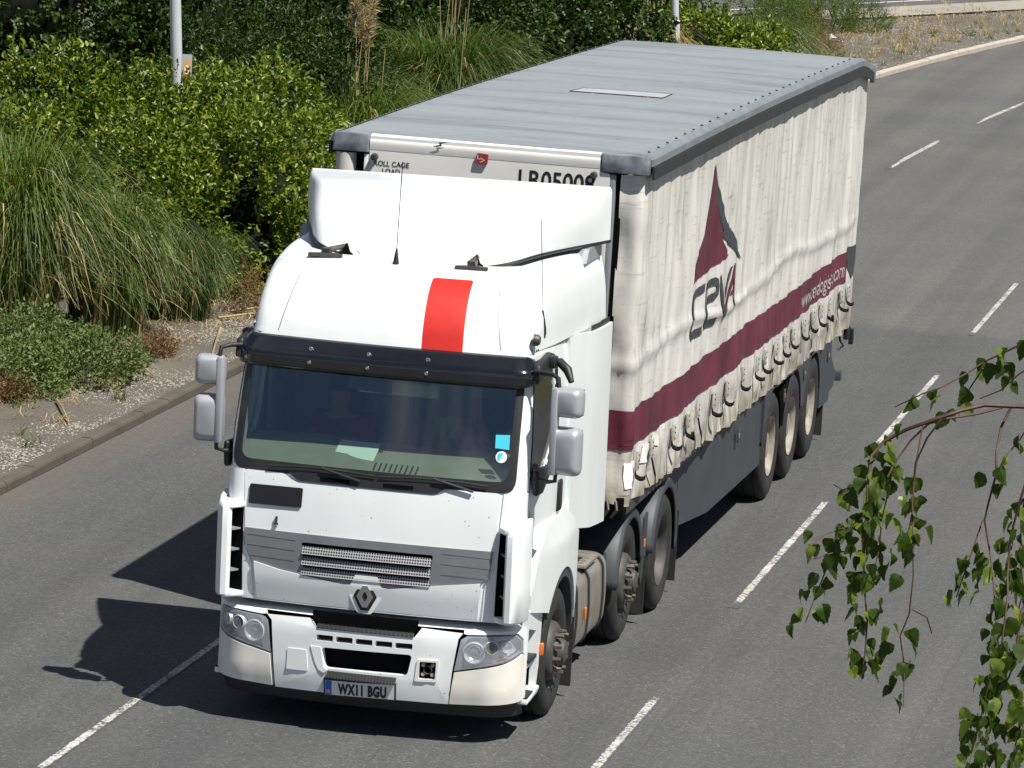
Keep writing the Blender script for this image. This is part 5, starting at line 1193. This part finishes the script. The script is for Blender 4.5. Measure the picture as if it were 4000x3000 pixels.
patch('sign_disc', [(.10 + .045 * math.cos(a), 2.405 + .06 * math.sin(a)) for a in [i * math.pi / 8 for i in range(16)]], sfn, 'plate_white', sg_, .006, 0, du=1, dv=1)
patch('sign_bar', [(.075, 2.44), (.085, 2.45), (.125, 2.37), (.115, 2.36)], sfn, 'badge_maroon', sg_, .009, 0, du=1, dv=1)
patch('sign_figure', [(.092, 2.38), (.108, 2.38), (.112, 2.43), (.088, 2.43)], sfn, 'ink_black', sg_, .008, 0, du=1, dv=1)

# ------------------------------------------------------------------ vegetation
def unit(v): return v / np.maximum(1e-9, np.linalg.norm(v, axis=-1, keepdims=True))
def leaf_geo(P, D, L, W, r, fold=.28, curl=.18):
    n = len(P); rnd = unit(r.normal(size=(n, 3)) + np.array([0, 0, 1.1])); S = unit(np.cross(D, rnd)); N = unit(np.cross(S, D))
    L = L[:, None]; W = W[:, None]
    q = lambda t, s: P + D * L * t + S * W * s * .5 + N * (W * fold * abs(s) - L * curl * t * t)
    V = np.stack([q(0, 0), q(.28, 1), q(.68, .82), q(1, 0), q(.68, -.82), q(.28, -1)], 1)
    F = np.array([(0, 1, 2, 3), (0, 3, 4, 5)])[None] + (np.arange(n) * 6)[:, None, None]
    return V.reshape(-1, 3), F.reshape(-1, 4)
def blob_points(blobs, n, r, lo=.55, hi=1.06, lump=2.2, gap=-.22):
    B = np.array(blobs, float); area = (B[:, 3] * B[:, 4] + B[:, 3] * B[:, 5] + B[:, 4] * B[:, 5]); k = r.choice(len(B), n, p=area / area.sum())
    d = unit(r.normal(size=(n, 3))); f = lo + (hi - lo) * r.uniform(0, 1, n) ** .45
    lumpv = np.array([noise.noise(Vector(tuple(d[i] * lump + B[k[i], :3] * .7))) for i in range(n)]) * .42
    f = f + lumpv
    p = B[k, :3] + d * B[k, 3:6] * f[:, None]
    nrm = unit(d / B[k, 3:6])
    hole = np.array([noise.noise(Vector(tuple(q * 1.25))) for q in p]); ok = (p[:, 2] > .08) & (hole > gap)
    return p[ok], nrm[ok]
def core(name, blobs, mat, parent, k=.74):  # dark lumps added inside a crown to block light and see-through
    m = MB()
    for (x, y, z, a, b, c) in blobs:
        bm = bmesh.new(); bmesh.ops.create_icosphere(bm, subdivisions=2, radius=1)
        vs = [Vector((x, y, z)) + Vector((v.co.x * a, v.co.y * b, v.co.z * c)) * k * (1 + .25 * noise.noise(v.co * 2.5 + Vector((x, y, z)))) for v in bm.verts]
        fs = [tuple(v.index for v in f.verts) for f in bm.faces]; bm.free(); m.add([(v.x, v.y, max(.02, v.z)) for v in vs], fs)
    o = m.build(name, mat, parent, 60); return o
plain('painted_shade', (.012, .014, .008), .95, var=.5, vs=5, spec=.02)  # near-black colour standing in for the shaded inside of the foliage
def shrub(name, label, cat, blobs, nshoot, ll, mat, seed, group=None, per=8, spread=.9, stems=4, coremat='painted_shade', kcore=.42, lw=.5, shoot=.24, updir=.5, dens=2.3, gap=-.15):
    r = np.random.default_rng(seed); bx = np.mean([b[0] for b in blobs]); by = np.mean([b[1] for b in blobs])
    root = empty(name, (bx, by, .08), label, cat, group)
    p, nrm = blob_points(blobs, int(nshoot * dens), r, gap=gap); n = len(p)
    sd = unit(nrm * .75 + np.array([0, 0, updir]) + r.normal(size=(n, 3)) * .35)
    P, D = [], []
    for j in range(per):
        t = (j + r.uniform(0, 1, (n, 1))) / per
        P.append(p + sd * shoot * (t - .45)); D.append(unit(sd * (.35 + .5 * t) + unit(r.normal(size=(n, 3))) * spread + nrm * .25))
    P = np.concatenate(P); D = np.concatenate(D); L = ll * r.uniform(.6, 1.25, len(P))
    V, F = leaf_geo(P, D, L, L * lw, r)
    o = bulk('foliage', V, F, mat, root); o['kind'] = 'stuff'
    if kcore >= .4: core('shade_core', blobs, coremat, root, kcore)
    rs_ = random.Random(seed)
    for k in range(stems):
        b = blobs[k % len(blobs)]; a = Vector((b[0] + rs_.uniform(-.25, .25), b[1] + rs_.uniform(-.25, .25), .0)); e = Vector((b[0] + rs_.uniform(-.5, .5) * b[3], b[1] + rs_.uniform(-.5, .5) * b[4], b[2] + .5 * b[5]))
        MB().tube([a, a.lerp(e, .5) + Vector((.1, 0, .05)), e], .03, 6, r1=.012).build('stem', 'bark_dark', root, 50)
    for w in [root]: pass
    return root
OL = 'glossy-leaved shrubs in the central reservation'
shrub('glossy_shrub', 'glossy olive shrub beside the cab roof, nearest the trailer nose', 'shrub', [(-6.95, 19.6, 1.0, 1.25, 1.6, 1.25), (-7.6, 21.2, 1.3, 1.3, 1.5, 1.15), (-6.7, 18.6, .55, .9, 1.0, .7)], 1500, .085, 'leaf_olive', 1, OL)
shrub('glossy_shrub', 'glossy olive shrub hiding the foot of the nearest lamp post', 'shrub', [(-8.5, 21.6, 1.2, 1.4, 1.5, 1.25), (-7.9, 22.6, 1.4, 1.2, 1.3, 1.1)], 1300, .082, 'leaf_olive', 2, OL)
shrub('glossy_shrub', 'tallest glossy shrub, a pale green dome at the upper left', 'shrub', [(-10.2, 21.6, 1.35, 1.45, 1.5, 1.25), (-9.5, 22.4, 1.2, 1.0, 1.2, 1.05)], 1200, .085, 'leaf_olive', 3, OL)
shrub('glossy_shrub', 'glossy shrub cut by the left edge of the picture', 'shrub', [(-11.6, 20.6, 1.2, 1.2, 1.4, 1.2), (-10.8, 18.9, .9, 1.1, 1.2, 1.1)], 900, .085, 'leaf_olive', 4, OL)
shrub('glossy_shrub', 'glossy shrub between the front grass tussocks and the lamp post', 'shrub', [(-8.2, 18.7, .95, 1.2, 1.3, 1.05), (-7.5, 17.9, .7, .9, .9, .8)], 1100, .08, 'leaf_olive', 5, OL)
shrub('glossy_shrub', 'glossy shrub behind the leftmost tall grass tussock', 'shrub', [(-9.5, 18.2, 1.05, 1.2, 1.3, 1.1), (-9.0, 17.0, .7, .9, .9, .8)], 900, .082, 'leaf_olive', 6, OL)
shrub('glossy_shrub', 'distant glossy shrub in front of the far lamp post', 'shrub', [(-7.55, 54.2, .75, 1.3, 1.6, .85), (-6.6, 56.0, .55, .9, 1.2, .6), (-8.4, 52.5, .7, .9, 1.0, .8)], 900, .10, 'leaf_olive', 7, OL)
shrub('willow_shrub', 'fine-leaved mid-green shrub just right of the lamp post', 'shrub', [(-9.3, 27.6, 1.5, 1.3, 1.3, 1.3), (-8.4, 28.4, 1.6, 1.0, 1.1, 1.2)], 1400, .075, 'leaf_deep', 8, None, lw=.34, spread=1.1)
DT = 'dark trees filling the background'
def tree(label, blobs, n, seed, ll=.095, mat='leaf_deep', trunk=(0, 0), h=2.2):
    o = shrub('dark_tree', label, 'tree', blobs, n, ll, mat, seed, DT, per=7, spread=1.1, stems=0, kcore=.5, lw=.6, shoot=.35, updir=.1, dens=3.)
    x, y = trunk; MB().tube([(x, y, 0), (x + .1, y, h * .5), (x + .05, y + .1, h)], .11, 8, r1=.06).build('trunk', 'bark_dark', o, 50)
    for k in range(3):
        a = seed + k * 2.1; MB().tube([(x + .05, y, h * .6), (x + .5 * math.cos(a), y + .5 * math.sin(a), h * .95), (x + 1.0 * math.cos(a), y + 1.0 * math.sin(a), h * 1.3)], .05, 6, r1=.015).build('limb', 'bark_dark', o, 50)
    return o
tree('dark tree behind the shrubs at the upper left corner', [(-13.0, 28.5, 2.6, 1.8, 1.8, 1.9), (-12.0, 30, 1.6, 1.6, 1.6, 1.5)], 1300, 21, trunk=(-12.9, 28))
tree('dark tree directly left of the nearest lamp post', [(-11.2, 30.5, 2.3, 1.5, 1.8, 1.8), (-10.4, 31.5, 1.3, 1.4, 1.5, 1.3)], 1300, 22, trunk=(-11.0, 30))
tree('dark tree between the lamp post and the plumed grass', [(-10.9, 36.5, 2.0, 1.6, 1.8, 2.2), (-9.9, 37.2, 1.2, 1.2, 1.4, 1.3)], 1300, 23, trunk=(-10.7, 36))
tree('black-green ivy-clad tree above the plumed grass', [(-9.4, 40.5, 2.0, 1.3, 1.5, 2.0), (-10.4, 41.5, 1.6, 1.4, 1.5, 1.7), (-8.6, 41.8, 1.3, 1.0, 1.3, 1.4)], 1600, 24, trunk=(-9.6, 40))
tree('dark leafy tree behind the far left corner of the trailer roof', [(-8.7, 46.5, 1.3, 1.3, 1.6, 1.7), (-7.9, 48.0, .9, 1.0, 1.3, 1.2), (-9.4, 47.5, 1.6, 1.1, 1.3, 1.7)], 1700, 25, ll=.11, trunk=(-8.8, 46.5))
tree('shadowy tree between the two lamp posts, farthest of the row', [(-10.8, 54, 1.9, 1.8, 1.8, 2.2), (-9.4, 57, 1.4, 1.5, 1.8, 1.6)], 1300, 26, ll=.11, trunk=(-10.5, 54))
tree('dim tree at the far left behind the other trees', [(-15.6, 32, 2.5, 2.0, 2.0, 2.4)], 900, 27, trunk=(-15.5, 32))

def blades(cx, cy, n, r, H=(1.4, 2.2), reach=(.5, 1.5), rb=.32, w=.011, seg=7, droop=(.9, 1.35), z0=.08):
    a = r.uniform(0, 6.2832, n); rr = rb * np.sqrt(r.uniform(0, 1, n)); b = np.stack([cx + rr * np.cos(a), cy + rr * np.sin(a), np.full(n, z0)], 1)
    a2 = a + r.normal(0, .5, n); Hh = r.uniform(*H, n); Rr = r.uniform(*reach, n) * (.35 + .65 * rr / rb); dr = r.uniform(*droop, n)
    dirv = np.stack([np.cos(a2), np.sin(a2), np.zeros(n)], 1); side = np.stack([-np.sin(a2), np.cos(a2), np.zeros(n)], 1)
    tw = r.normal(0, .5, n); V = np.zeros((n, seg + 1, 2, 3)); ww = w * r.uniform(.6, 1.3, n)
    for i in range(seg + 1):
        t = i / seg; h = Rr * (t ** 1.7); z = Hh * (1.95 * t - dr * t * t * (1 + .25 * t)); wob = .03 * np.sin(t * 6 + a * 7)
        p = b + dirv * h[:, None] + side * wob[:, None]; p[:, 2] += z
        p[:, 2] = np.maximum(p[:, 2], z0 * .5)
        s = (side * np.cos(tw + t)[:, None] + dirv * np.sin(tw + t)[:, None] * .6) * (ww * (1 - t ** 2.2) + .0015)[:, None]
        V[:, i, 0] = p - s; V[:, i, 1] = p + s
    base = np.arange(n)[:, None, None] * (2 * (seg + 1)); k = np.arange(seg)
    F = np.stack([2 * k, 2 * k + 1, 2 * k + 3, 2 * k + 2], 1)[None] + base
    return V.reshape(-1, 3), F.reshape(-1, 4)
def join(parts):
    Vs, Fs, k = [], [], 0
    for V, F in parts: Vs.append(V); Fs.append(F + k); k += len(V)
    return np.concatenate(Vs), np.concatenate(Fs)
def tussock(name, label, cx, cy, n, seed, H, reach, mat='grass_green', plumes=0, stalks=0, ph=(2.4, 3.2), rb=.32, group='plumed grass tussocks', w=.011, **kw):
    r = np.random.default_rng(seed); root = empty(name, (cx, cy, .08), label, 'grass', group)
    V, F = join([blades(cx, cy, n, r, H, reach, rb, w, **kw), blades(cx, cy, n // 3, r, (H[0] * .5, H[1] * .7), (reach[0] * .8, reach[1] * 1.1), rb, w, **kw)])
    o = bulk('blades', V, F, mat, root); o['kind'] = 'stuff'
    V, F = blades(cx, cy, n // 7, r, (H[0] * .5, H[1] * .9), reach, rb * 1.1, w, **kw); o = bulk('dry_blades', V, F, 'straw', root); o['kind'] = 'stuff'
    rs_ = random.Random(seed)
    for k in range(stalks + plumes):
        a = rs_.uniform(0, 6.28); h = rs_.uniform(*ph); b = Vector((cx + .2 * math.cos(a), cy + .2 * math.sin(a), .1)); tp = b + Vector((rs_.uniform(-.22, .3), rs_.uniform(-.2, .2), h))
        mid = b.lerp(tp, .5) + Vector((.03, 0, 0)); MB().tube([b, mid, tp], .008, 5, r1=.005).build('stalk', 'straw', root, 40)
        if k < plumes:
            nn = 240; t = r.uniform(0, 1, nn); p0 = np.array(tp)[None] + (np.array(mid) - np.array(tp))[None] * (t * .34)[:, None]; up_ = unit(np.array(tp - mid))[None]
            d = unit(r.normal(size=(nn, 3)) * .55 + up_ * 1.0); L = .13 * (.5 + .8 * np.sin(np.clip(t * 2.6 + .35, 0, 3.14))); L = L * r.uniform(.6, 1.2, nn)
            V, F = leaf_geo(p0, d, L, np.full(nn, .006), r, .1, .35); o = bulk('plume', V, F, 'plume', root)
    return root
tussock('tall_grass', 'leftmost tall arching grass tussock in the foreground verge', -8.15, 13.2, 2400, 31, (2.0, 2.9), (.6, 1.4), rb=.5, stalks=3, ph=(1.5, 2.1))
tussock('tall_grass', 'arching grass tussock spilling towards the gravel beside the driver side mirror', -7.35, 14.4, 1600, 32, (1.3, 2.1), (.35, .9), rb=.4, stalks=2, ph=(1.0, 1.6), group='plumed grass tussocks')
tussock('tall_grass', 'grass tussock cut off at the left picture edge', -9.4, 13.9, 1800, 33, (2.0, 2.8), (.7, 1.5), rb=.45)
tussock('fine_grass', 'fine dark green grass tussock against the glossy shrub', -7.0, 16.0, 1600, 34, (.9, 1.4), (.25, .65), 'grass_dark', rb=.4, w=.006)
tussock('tall_grass', 'plumed grass tussock right of the lamp post', -7.75, 28.0, 1700, 35, (1.5, 2.35), (.7, 1.5), plumes=4, stalks=2, ph=(2.3, 3.0), rb=.4)
tussock('tall_grass', 'largest plumed grass tussock behind the left roof edge of the trailer', -8.35, 36.2, 2600, 36, (1.8, 2.6), (.9, 1.9), 'grass_dark', plumes=3, stalks=4, ph=(2.4, 3.3), rb=.6)
tussock('tall_grass', 'plumed grass tussock beside the largest one, nearer the lamp post', -9.3, 33.6, 1500, 37, (1.4, 2.0), (.8, 1.5), 'grass_dark', plumes=1, stalks=2, ph=(2.2, 2.8), rb=.45)
tussock('tall_grass', 'low grass tussock between the plumed tussock and the trailer roof', -6.9, 31.0, 1000, 38, (.9, 1.5), (.6, 1.2), rb=.4, stalks=1)
tussock('dry_reeds', 'clump of dry straw-coloured reeds behind the trailer roof', -7.55, 50.0, 700, 39, (1.1, 1.7), (.3, .8), 'straw', stalks=14, ph=(1.6, 2.3), rb=.6, group=None)
tussock('weeping_grass', 'drooping grey-green grass right of the far lamp post', -6.95, 59.6, 1800, 40, (1.0, 1.5), (.7, 1.5), 'grass_dark', rb=.6, group=None, droop=(1.3, 1.8))
# low bushes
shrub('sage_bush', 'low grey-green bush on the gravel at the left edge', 'bush', [(-6.45, 10.8, .26, .55, .75, .32), (-6.95, 9.7, .28, .6, .8, .34), (-7.3, 11.2, .32, .65, .8, .38)], 900, .05, 'leaf_sage', 51, None, per=8, shoot=.2, updir=.9, kcore=.25, gap=-2)
shrub('broom_bush', 'dark rounded broom bush near the far bend', 'bush', [(-7.05, 64.5, .45, .75, 1.0, .65), (-7.7, 66, .6, .8, 1.1, .8)], 900, .06, 'leaf_broom', 52, 'broom bushes by the far bend', lw=.2, per=10, updir=1.2, gap=-2, kcore=.3)
shrub('broom_bush', 'bright green low broom bush at the end of the planting', 'bush', [(-6.85, 69.6, .38, .75, 1.0, .50), (-6.1, 70.3, .30, .6, .8, .42), (-7.5, 68.6, .5, .7, .8, .6)], 900, .06, 'leaf_broom', 53, 'broom bushes by the far bend', lw=.2, per=10, updir=1.2, gap=-2, kcore=.3)
WD = 'rusty weeds along the verge'
for i, (x, y, s, lab) in enumerate([(-6.15, 17.0, .35, 'rusty brown weeds at the foot of the glossy shrub'), (-5.95, 18.5, .3, 'rusty weeds close behind the cab visor'), (-6.3, 12.9, .15, 'dry brown tuft on the gravel below the grass tussock'), (-6.95, 66.8, .45, 'rust-coloured weeds between the two broom bushes'), (-5.9, 62.5, .3, 'dry weeds in front of the dark broom bush'), (-6.75, 9.0, .15, 'reddish weeds in front of the low grey-green bush')]):
    shrub('weed_clump', lab, 'weeds', [(x, y, s * .6, s * 1.2, s * 1.6, s)], 170, .05, 'leaf_rust', 60 + i, WD, per=7, shoot=.3, updir=1.4, kcore=.1, stems=0, lw=.25, gap=-2)
# thin grass and weeds of the verge
r = np.random.default_rng(77); parts = []
for k in range(260):
    y = r.uniform(3, 75); d = abs(r.normal(0, 1)) * .9 + .25
    if r.uniform() < .35: y = r.uniform(55, 78); d = r.uniform(.3, 4)
    x = -5.47 - d + bend(y); parts.append(blades(x, y, int(r.integers(6, 18)), r, (.05, .18), (.03, .15), .08, .004, seg=3))
V, F = join(parts); o = bulk('verge_grass', V, F, 'grass_green', None); tag(o, 'sparse short grass growing along the stony verge', 'grass', kind='stuff')
parts = []
for k in range(420):
    y = r.uniform(58, 82); d = r.uniform(.6, 5.2); x = -5.47 - d + bend(y); parts.append(blades(x, y, int(r.integers(5, 14)), r, (.06, .22), (.03, .18), .12, .005, seg=3))
for k in range(120):
    y = r.uniform(8, 22); d = r.uniform(.5, 1.6); x = -5.47 - d; parts.append(blades(x, y, int(r.integers(5, 12)), r, (.04, .16), (.05, .3), .12, .004, seg=3))
V, F = join(parts); o = bulk('dry_grass', V, F, 'straw', None); tag(o, 'dead yellow grass tufts scattered over the verge', 'grass', kind='stuff')
SG = 'broken straw stalks lying on the gravel'
for i, (x0, y0, x1, y1, lab) in enumerate([(-6.2, 15.2, -5.75, 13.2, 'long pale broken stalk on the gravel beside the mirror'), (-6.5, 16.6, -5.95, 17.4, 'pale stalk fallen in front of the glossy shrub'), (-6.45, 16.0, -5.9, 16.9, 'second fallen stalk in front of the glossy shrub'), (-6.3, 9.2, -5.8, 8.0, 'straw stalk on the gravel by the low bush'), (-6.3, 12.0, -5.9, 11.4, 'short straw stalk on the gravel below the dry tuft')]):
    o = MB().tube([(x0, y0, .13), ((x0 + x1) / 2, (y0 + y1) / 2, .15), (x1, y1, .12)], .016, 6, r1=.008).build('fallen_stalk', 'straw', None, 50); tag(o, lab, 'stalk', SG)
o = MB().grid(lambda u, v: (-6.3 + .28 * u, 66.2 + .3 * v, .13 + .07 * math.sin(u * 3 + v * 2) + .05 * v), 5, 5).build('litter', 'litter_white', None, 30, fixn=False); tag(o, 'pale scrap of litter on the soil below the broom bush', 'litter')
# leafless twigs
# ------------------------------------------------------------------ birch hanging into the picture from the right
DIST = 16.0; SC_ = 18343.7 / DIST
BO = CAM_POS + FWD * DIST
def bp(u, v, d=0.):                       # a point of the branch plane (4000 x 3000 units about the branch's own origin)
    return BO + RIGHT * ((u - 2000) / SC_) - UP * ((v - 1500) / SC_) + FWD * d
T0 = bp(10500, 700, .3)
BT = empty('birch_tree', (T0.x, T0.y, 0), 'birch tree whose drooping leafy twigs hang in from the right edge', 'tree')
zq = lambda q: (3000 + q[0] / .9217, 1200 + q[1] / .9217)
TW = [
 ([(1100, 372), (922, 358), (780, 352), (690, 372), (600, 402), (500, 440), (420, 485), (375, 535), (355, 640), (352, 760), (345, 900), (350, 1000), (358, 1130), (345, 1250), (338, 1300)], 0.0, .011),
 ([(860, 362), (760, 385), (650, 402), (590, 420), (530, 480), (470, 560), (420, 650), (395, 720), (330, 780), (245, 870), (215, 960), (170, 1060), (140, 1140)], .12, .006),
 ([(610, 402), (560, 470), (525, 560), (515, 680), (512, 800), (510, 960), (497, 1100), (470, 1180), (486, 1290), (478, 1430)], -.10, .005),
 ([(570, 425), (545, 540), (530, 620), (525, 730), (512, 830)], .08, .004),
 ([(885, 362), (850, 430), (825, 520), (822, 600), (800, 700), (790, 770), (810, 900), (815, 1000), (820, 1120), (838, 1250), (826, 1340)], .05, .006),
 ([(790, 770), (745, 880), (715, 960), (690, 1050)], .12, .004),
 ([(1020, 480), (922, 570), (880, 720), (860, 830), (850, 960), (845, 1030), (820, 1200), (780, 1330), (760, 1450), (740, 1540), (700, 1650)], -.15, .006),
 ([(1060, 60), (922, 140), (820, 190), (740, 240), (640, 290), (580, 310), (480, 360)], .25, .006),
 ([(800, 220), (760, 290), (730, 350), (715, 390)], .28, .003),
 ([(1020, 180), (922, 240), (860, 300), (790, 330)], .2, .004),
 ([(1010, 980), (922, 1100), (900, 1230), (880, 1330), (840, 1420), (800, 1540), (790, 1660), (780, 1800)], .1, .006),
 ([(505, 1080), (560, 1110), (583, 1170)], -.1, .0025),
 ([(350, 760), (290, 800), (210, 815), (135, 875)], .05, .003),
 ([(358, 880), (250, 885), (150, 910)], .05, .0025),
 ([(1000, 560), (940, 640), (915, 760), (905, 900), (915, 1020), (900, 1100)], .0, .005),
 ([(330, 640), (275, 660), (240, 640)], .02, .0025),
 ([(1000, 1350), (940, 1420), (910, 1500), (880, 1600), (870, 1720)], -.05, .005),
 ([(1000, 330), (950, 400), (905, 480), (855, 530)], -.05, .004),
 ([(430, 640), (405, 760), (400, 870), (375, 960)], -.06, .004),
]
rb_ = random.Random(5)
tw_pts = []
limb = MB().tube([(T0.x, T0.y, T0.z - .3), bp(8300, 700, .3), bp(6200, 900, .25), bp(4900, 1330, .15), bp(4400, 1540, .1), bp(*zq((1100, 372)))], [.06, .05, .038, .024, .018, .012], 8).build('limb', 'twig_brown', BT, 50)
limb2 = MB().tube([bp(6200, 900, .25), bp(5300, 950, .3), bp(4600, 1080, .25), bp(*zq((1060, 60)), .25)], [.03, .018, .011, .007], 8).build('limb', 'twig_brown', BT, 50)
limb3 = MB().tube([bp(4900, 1330, .15), bp(4500, 1480, .05), bp(4250, 1600, .0), bp(*zq((1020, 480)), -.15)], [.018, .012, .009, .006], 8).build('limb', 'twig_brown', BT, 50)
limb4 = MB().tube([bp(4400, 1540, .1), bp(4250, 1900, .05), bp(*zq((1010, 980)), .1)], .014, 6, r1=.006).build('limb', 'twig_brown', BT, 50)
limb5 = MB().tube([bp(4250, 1900, .05), bp(4200, 2300, .0), bp(*zq((1000, 1350)), -.05)], .010, 6, r1=.005).build('limb', 'twig_brown', BT, 50)
MB().tube([(T0.x, T0.y, -.1), (T0.x + .1, T0.y, 2.5), (T0.x - .05, T0.y + .1, 5.5), (T0.x, T0.y, 9.5)], .16, 12, r1=.05).build('trunk', 'bark_birch', BT, 50)
for path, d, rad in TW:
    pts = [bp(*zq(q), d + .05 * math.sin(i * 1.3 + d * 20)) for i, q in enumerate(path)]
    MB().tube(pts, max(.0028, rad * .8), 6, r1=.0022).build('twig', 'twig_brown', BT, 50)
    tw_pts.append(pts)
# leaf: toothed, pointed, a little folded along the midrib
def birch_leaf(k):
    rr = random.Random(k); half = [(.0, .0), (.10, .30), (.20, .40), (.26, .385), (.36, .435), (.43, .37), (.54, .37), (.60, .28), (.72, .25), (.78, .15), (.90, .10), (1.0, .0)]
    vs = []; fs = []
    mid = [(t, 0) for t, _ in half]
    def P(t, w): return (w, t, -.16 * t * t * (1 + .7 * (k % 3)) + abs(w) * (.30 + .2 * (k % 2)) + .02 * math.sin(t * 9 + k))
    n = len(half); vs = [P(t, 0) for t, w in half] + [P(t, w * .95) for t, w in half] + [P(t, -w * .95) for t, w in half]
    for i in range(n - 1):
        fs.append((i, i + 1, n + i + 1, n + i)); fs.append((i + 1, i, 2 * n + i, 2 * n + i + 1))
    pv = len(vs); vs += [(-.006, -.28, .02), (.006, -.28, .02), (.006, .0, 0), (-.006, .0, 0)]; fs.append((pv, pv + 1, pv + 2, pv + 3))
    me = bpy.data.meshes.new('leaf'); me.from_pydata(vs, [], fs); me.materials.append(MATS['leaf_birch' if k % 4 else 'leaf_birch_pale']); return me
leaf_mat('leaf_birch_pale', [(.14, .19, .035), (.17, .22, .04)], .4, .45)
LM = [birch_leaf(k) for k in range(8)]
def hang(p, size, k, az=None, tilt=None):
    o = obj('leaf', LM[k % 8], None, BT, p)
    az = rb_.uniform(0, 6.28) if az is None else az; tilt = rb_.uniform(-1.0, .55) if tilt is None else tilt
    down = Vector((math.cos(az) * math.cos(tilt), math.sin(az) * math.cos(tilt), -1.1 + math.sin(tilt) * .4)).normalized()
    q = down.to_track_quat('Y', 'Z'); o.rotation_mode = 'QUATERNION'; o.rotation_quaternion = q @ Vector((0, 1, 0)).rotation_difference(Vector((0, 1, 0))); 
    from mathutils import Quaternion
    o.rotation_quaternion = q @ Quaternion((0, 1, 0), rb_.uniform(-1.4, 1.4))
    o.scale = (size, size, size)
    return o
# (twig index, start fraction, end fraction, leaves)
LV = [(0, .45, 1.0, 68), (1, .38, 1.0, 46), (2, .28, .55, 12), (2, .70, 1.0, 14), (3, .45, 1.0, 13), (4, .22, .36, 3), (4, .55, 1.0, 22), (5, .25, 1.0, 11), (6, .18, 1.0, 58), (7, .02, .45, 12), (7, .62, .9, 3), (8, .3, 1.0, 5), (9, .0, .5, 4), (10, .15, 1.0, 58), (12, .3, 1.0, 5), (14, .15, 1.0, 15), (15, .2, 1.0, 4), (16, .05, 1.0, 30), (17, .1, 1.0, 6), (0, .30, .40, 2), (18, .2, 1.0, 12), (13, .6, 1, 1)]
kk = 0
for ti, a, b, n in LV:
    pts = tw_pts[ti]; m = len(pts) - 1
    for j in range(n):
        t = a + (b - a) * (j + rb_.uniform(.1, .9)) / n; s = t * m; i = min(m - 1, int(s)); p = pts[i].lerp(pts[i + 1], s - i)
        p = p + Vector((rb_.uniform(-.045, .045), rb_.uniform(-.05, .05), rb_.uniform(-.025, .02)))
        hang(p, rb_.uniform(.042, .076), kk); kk += 1
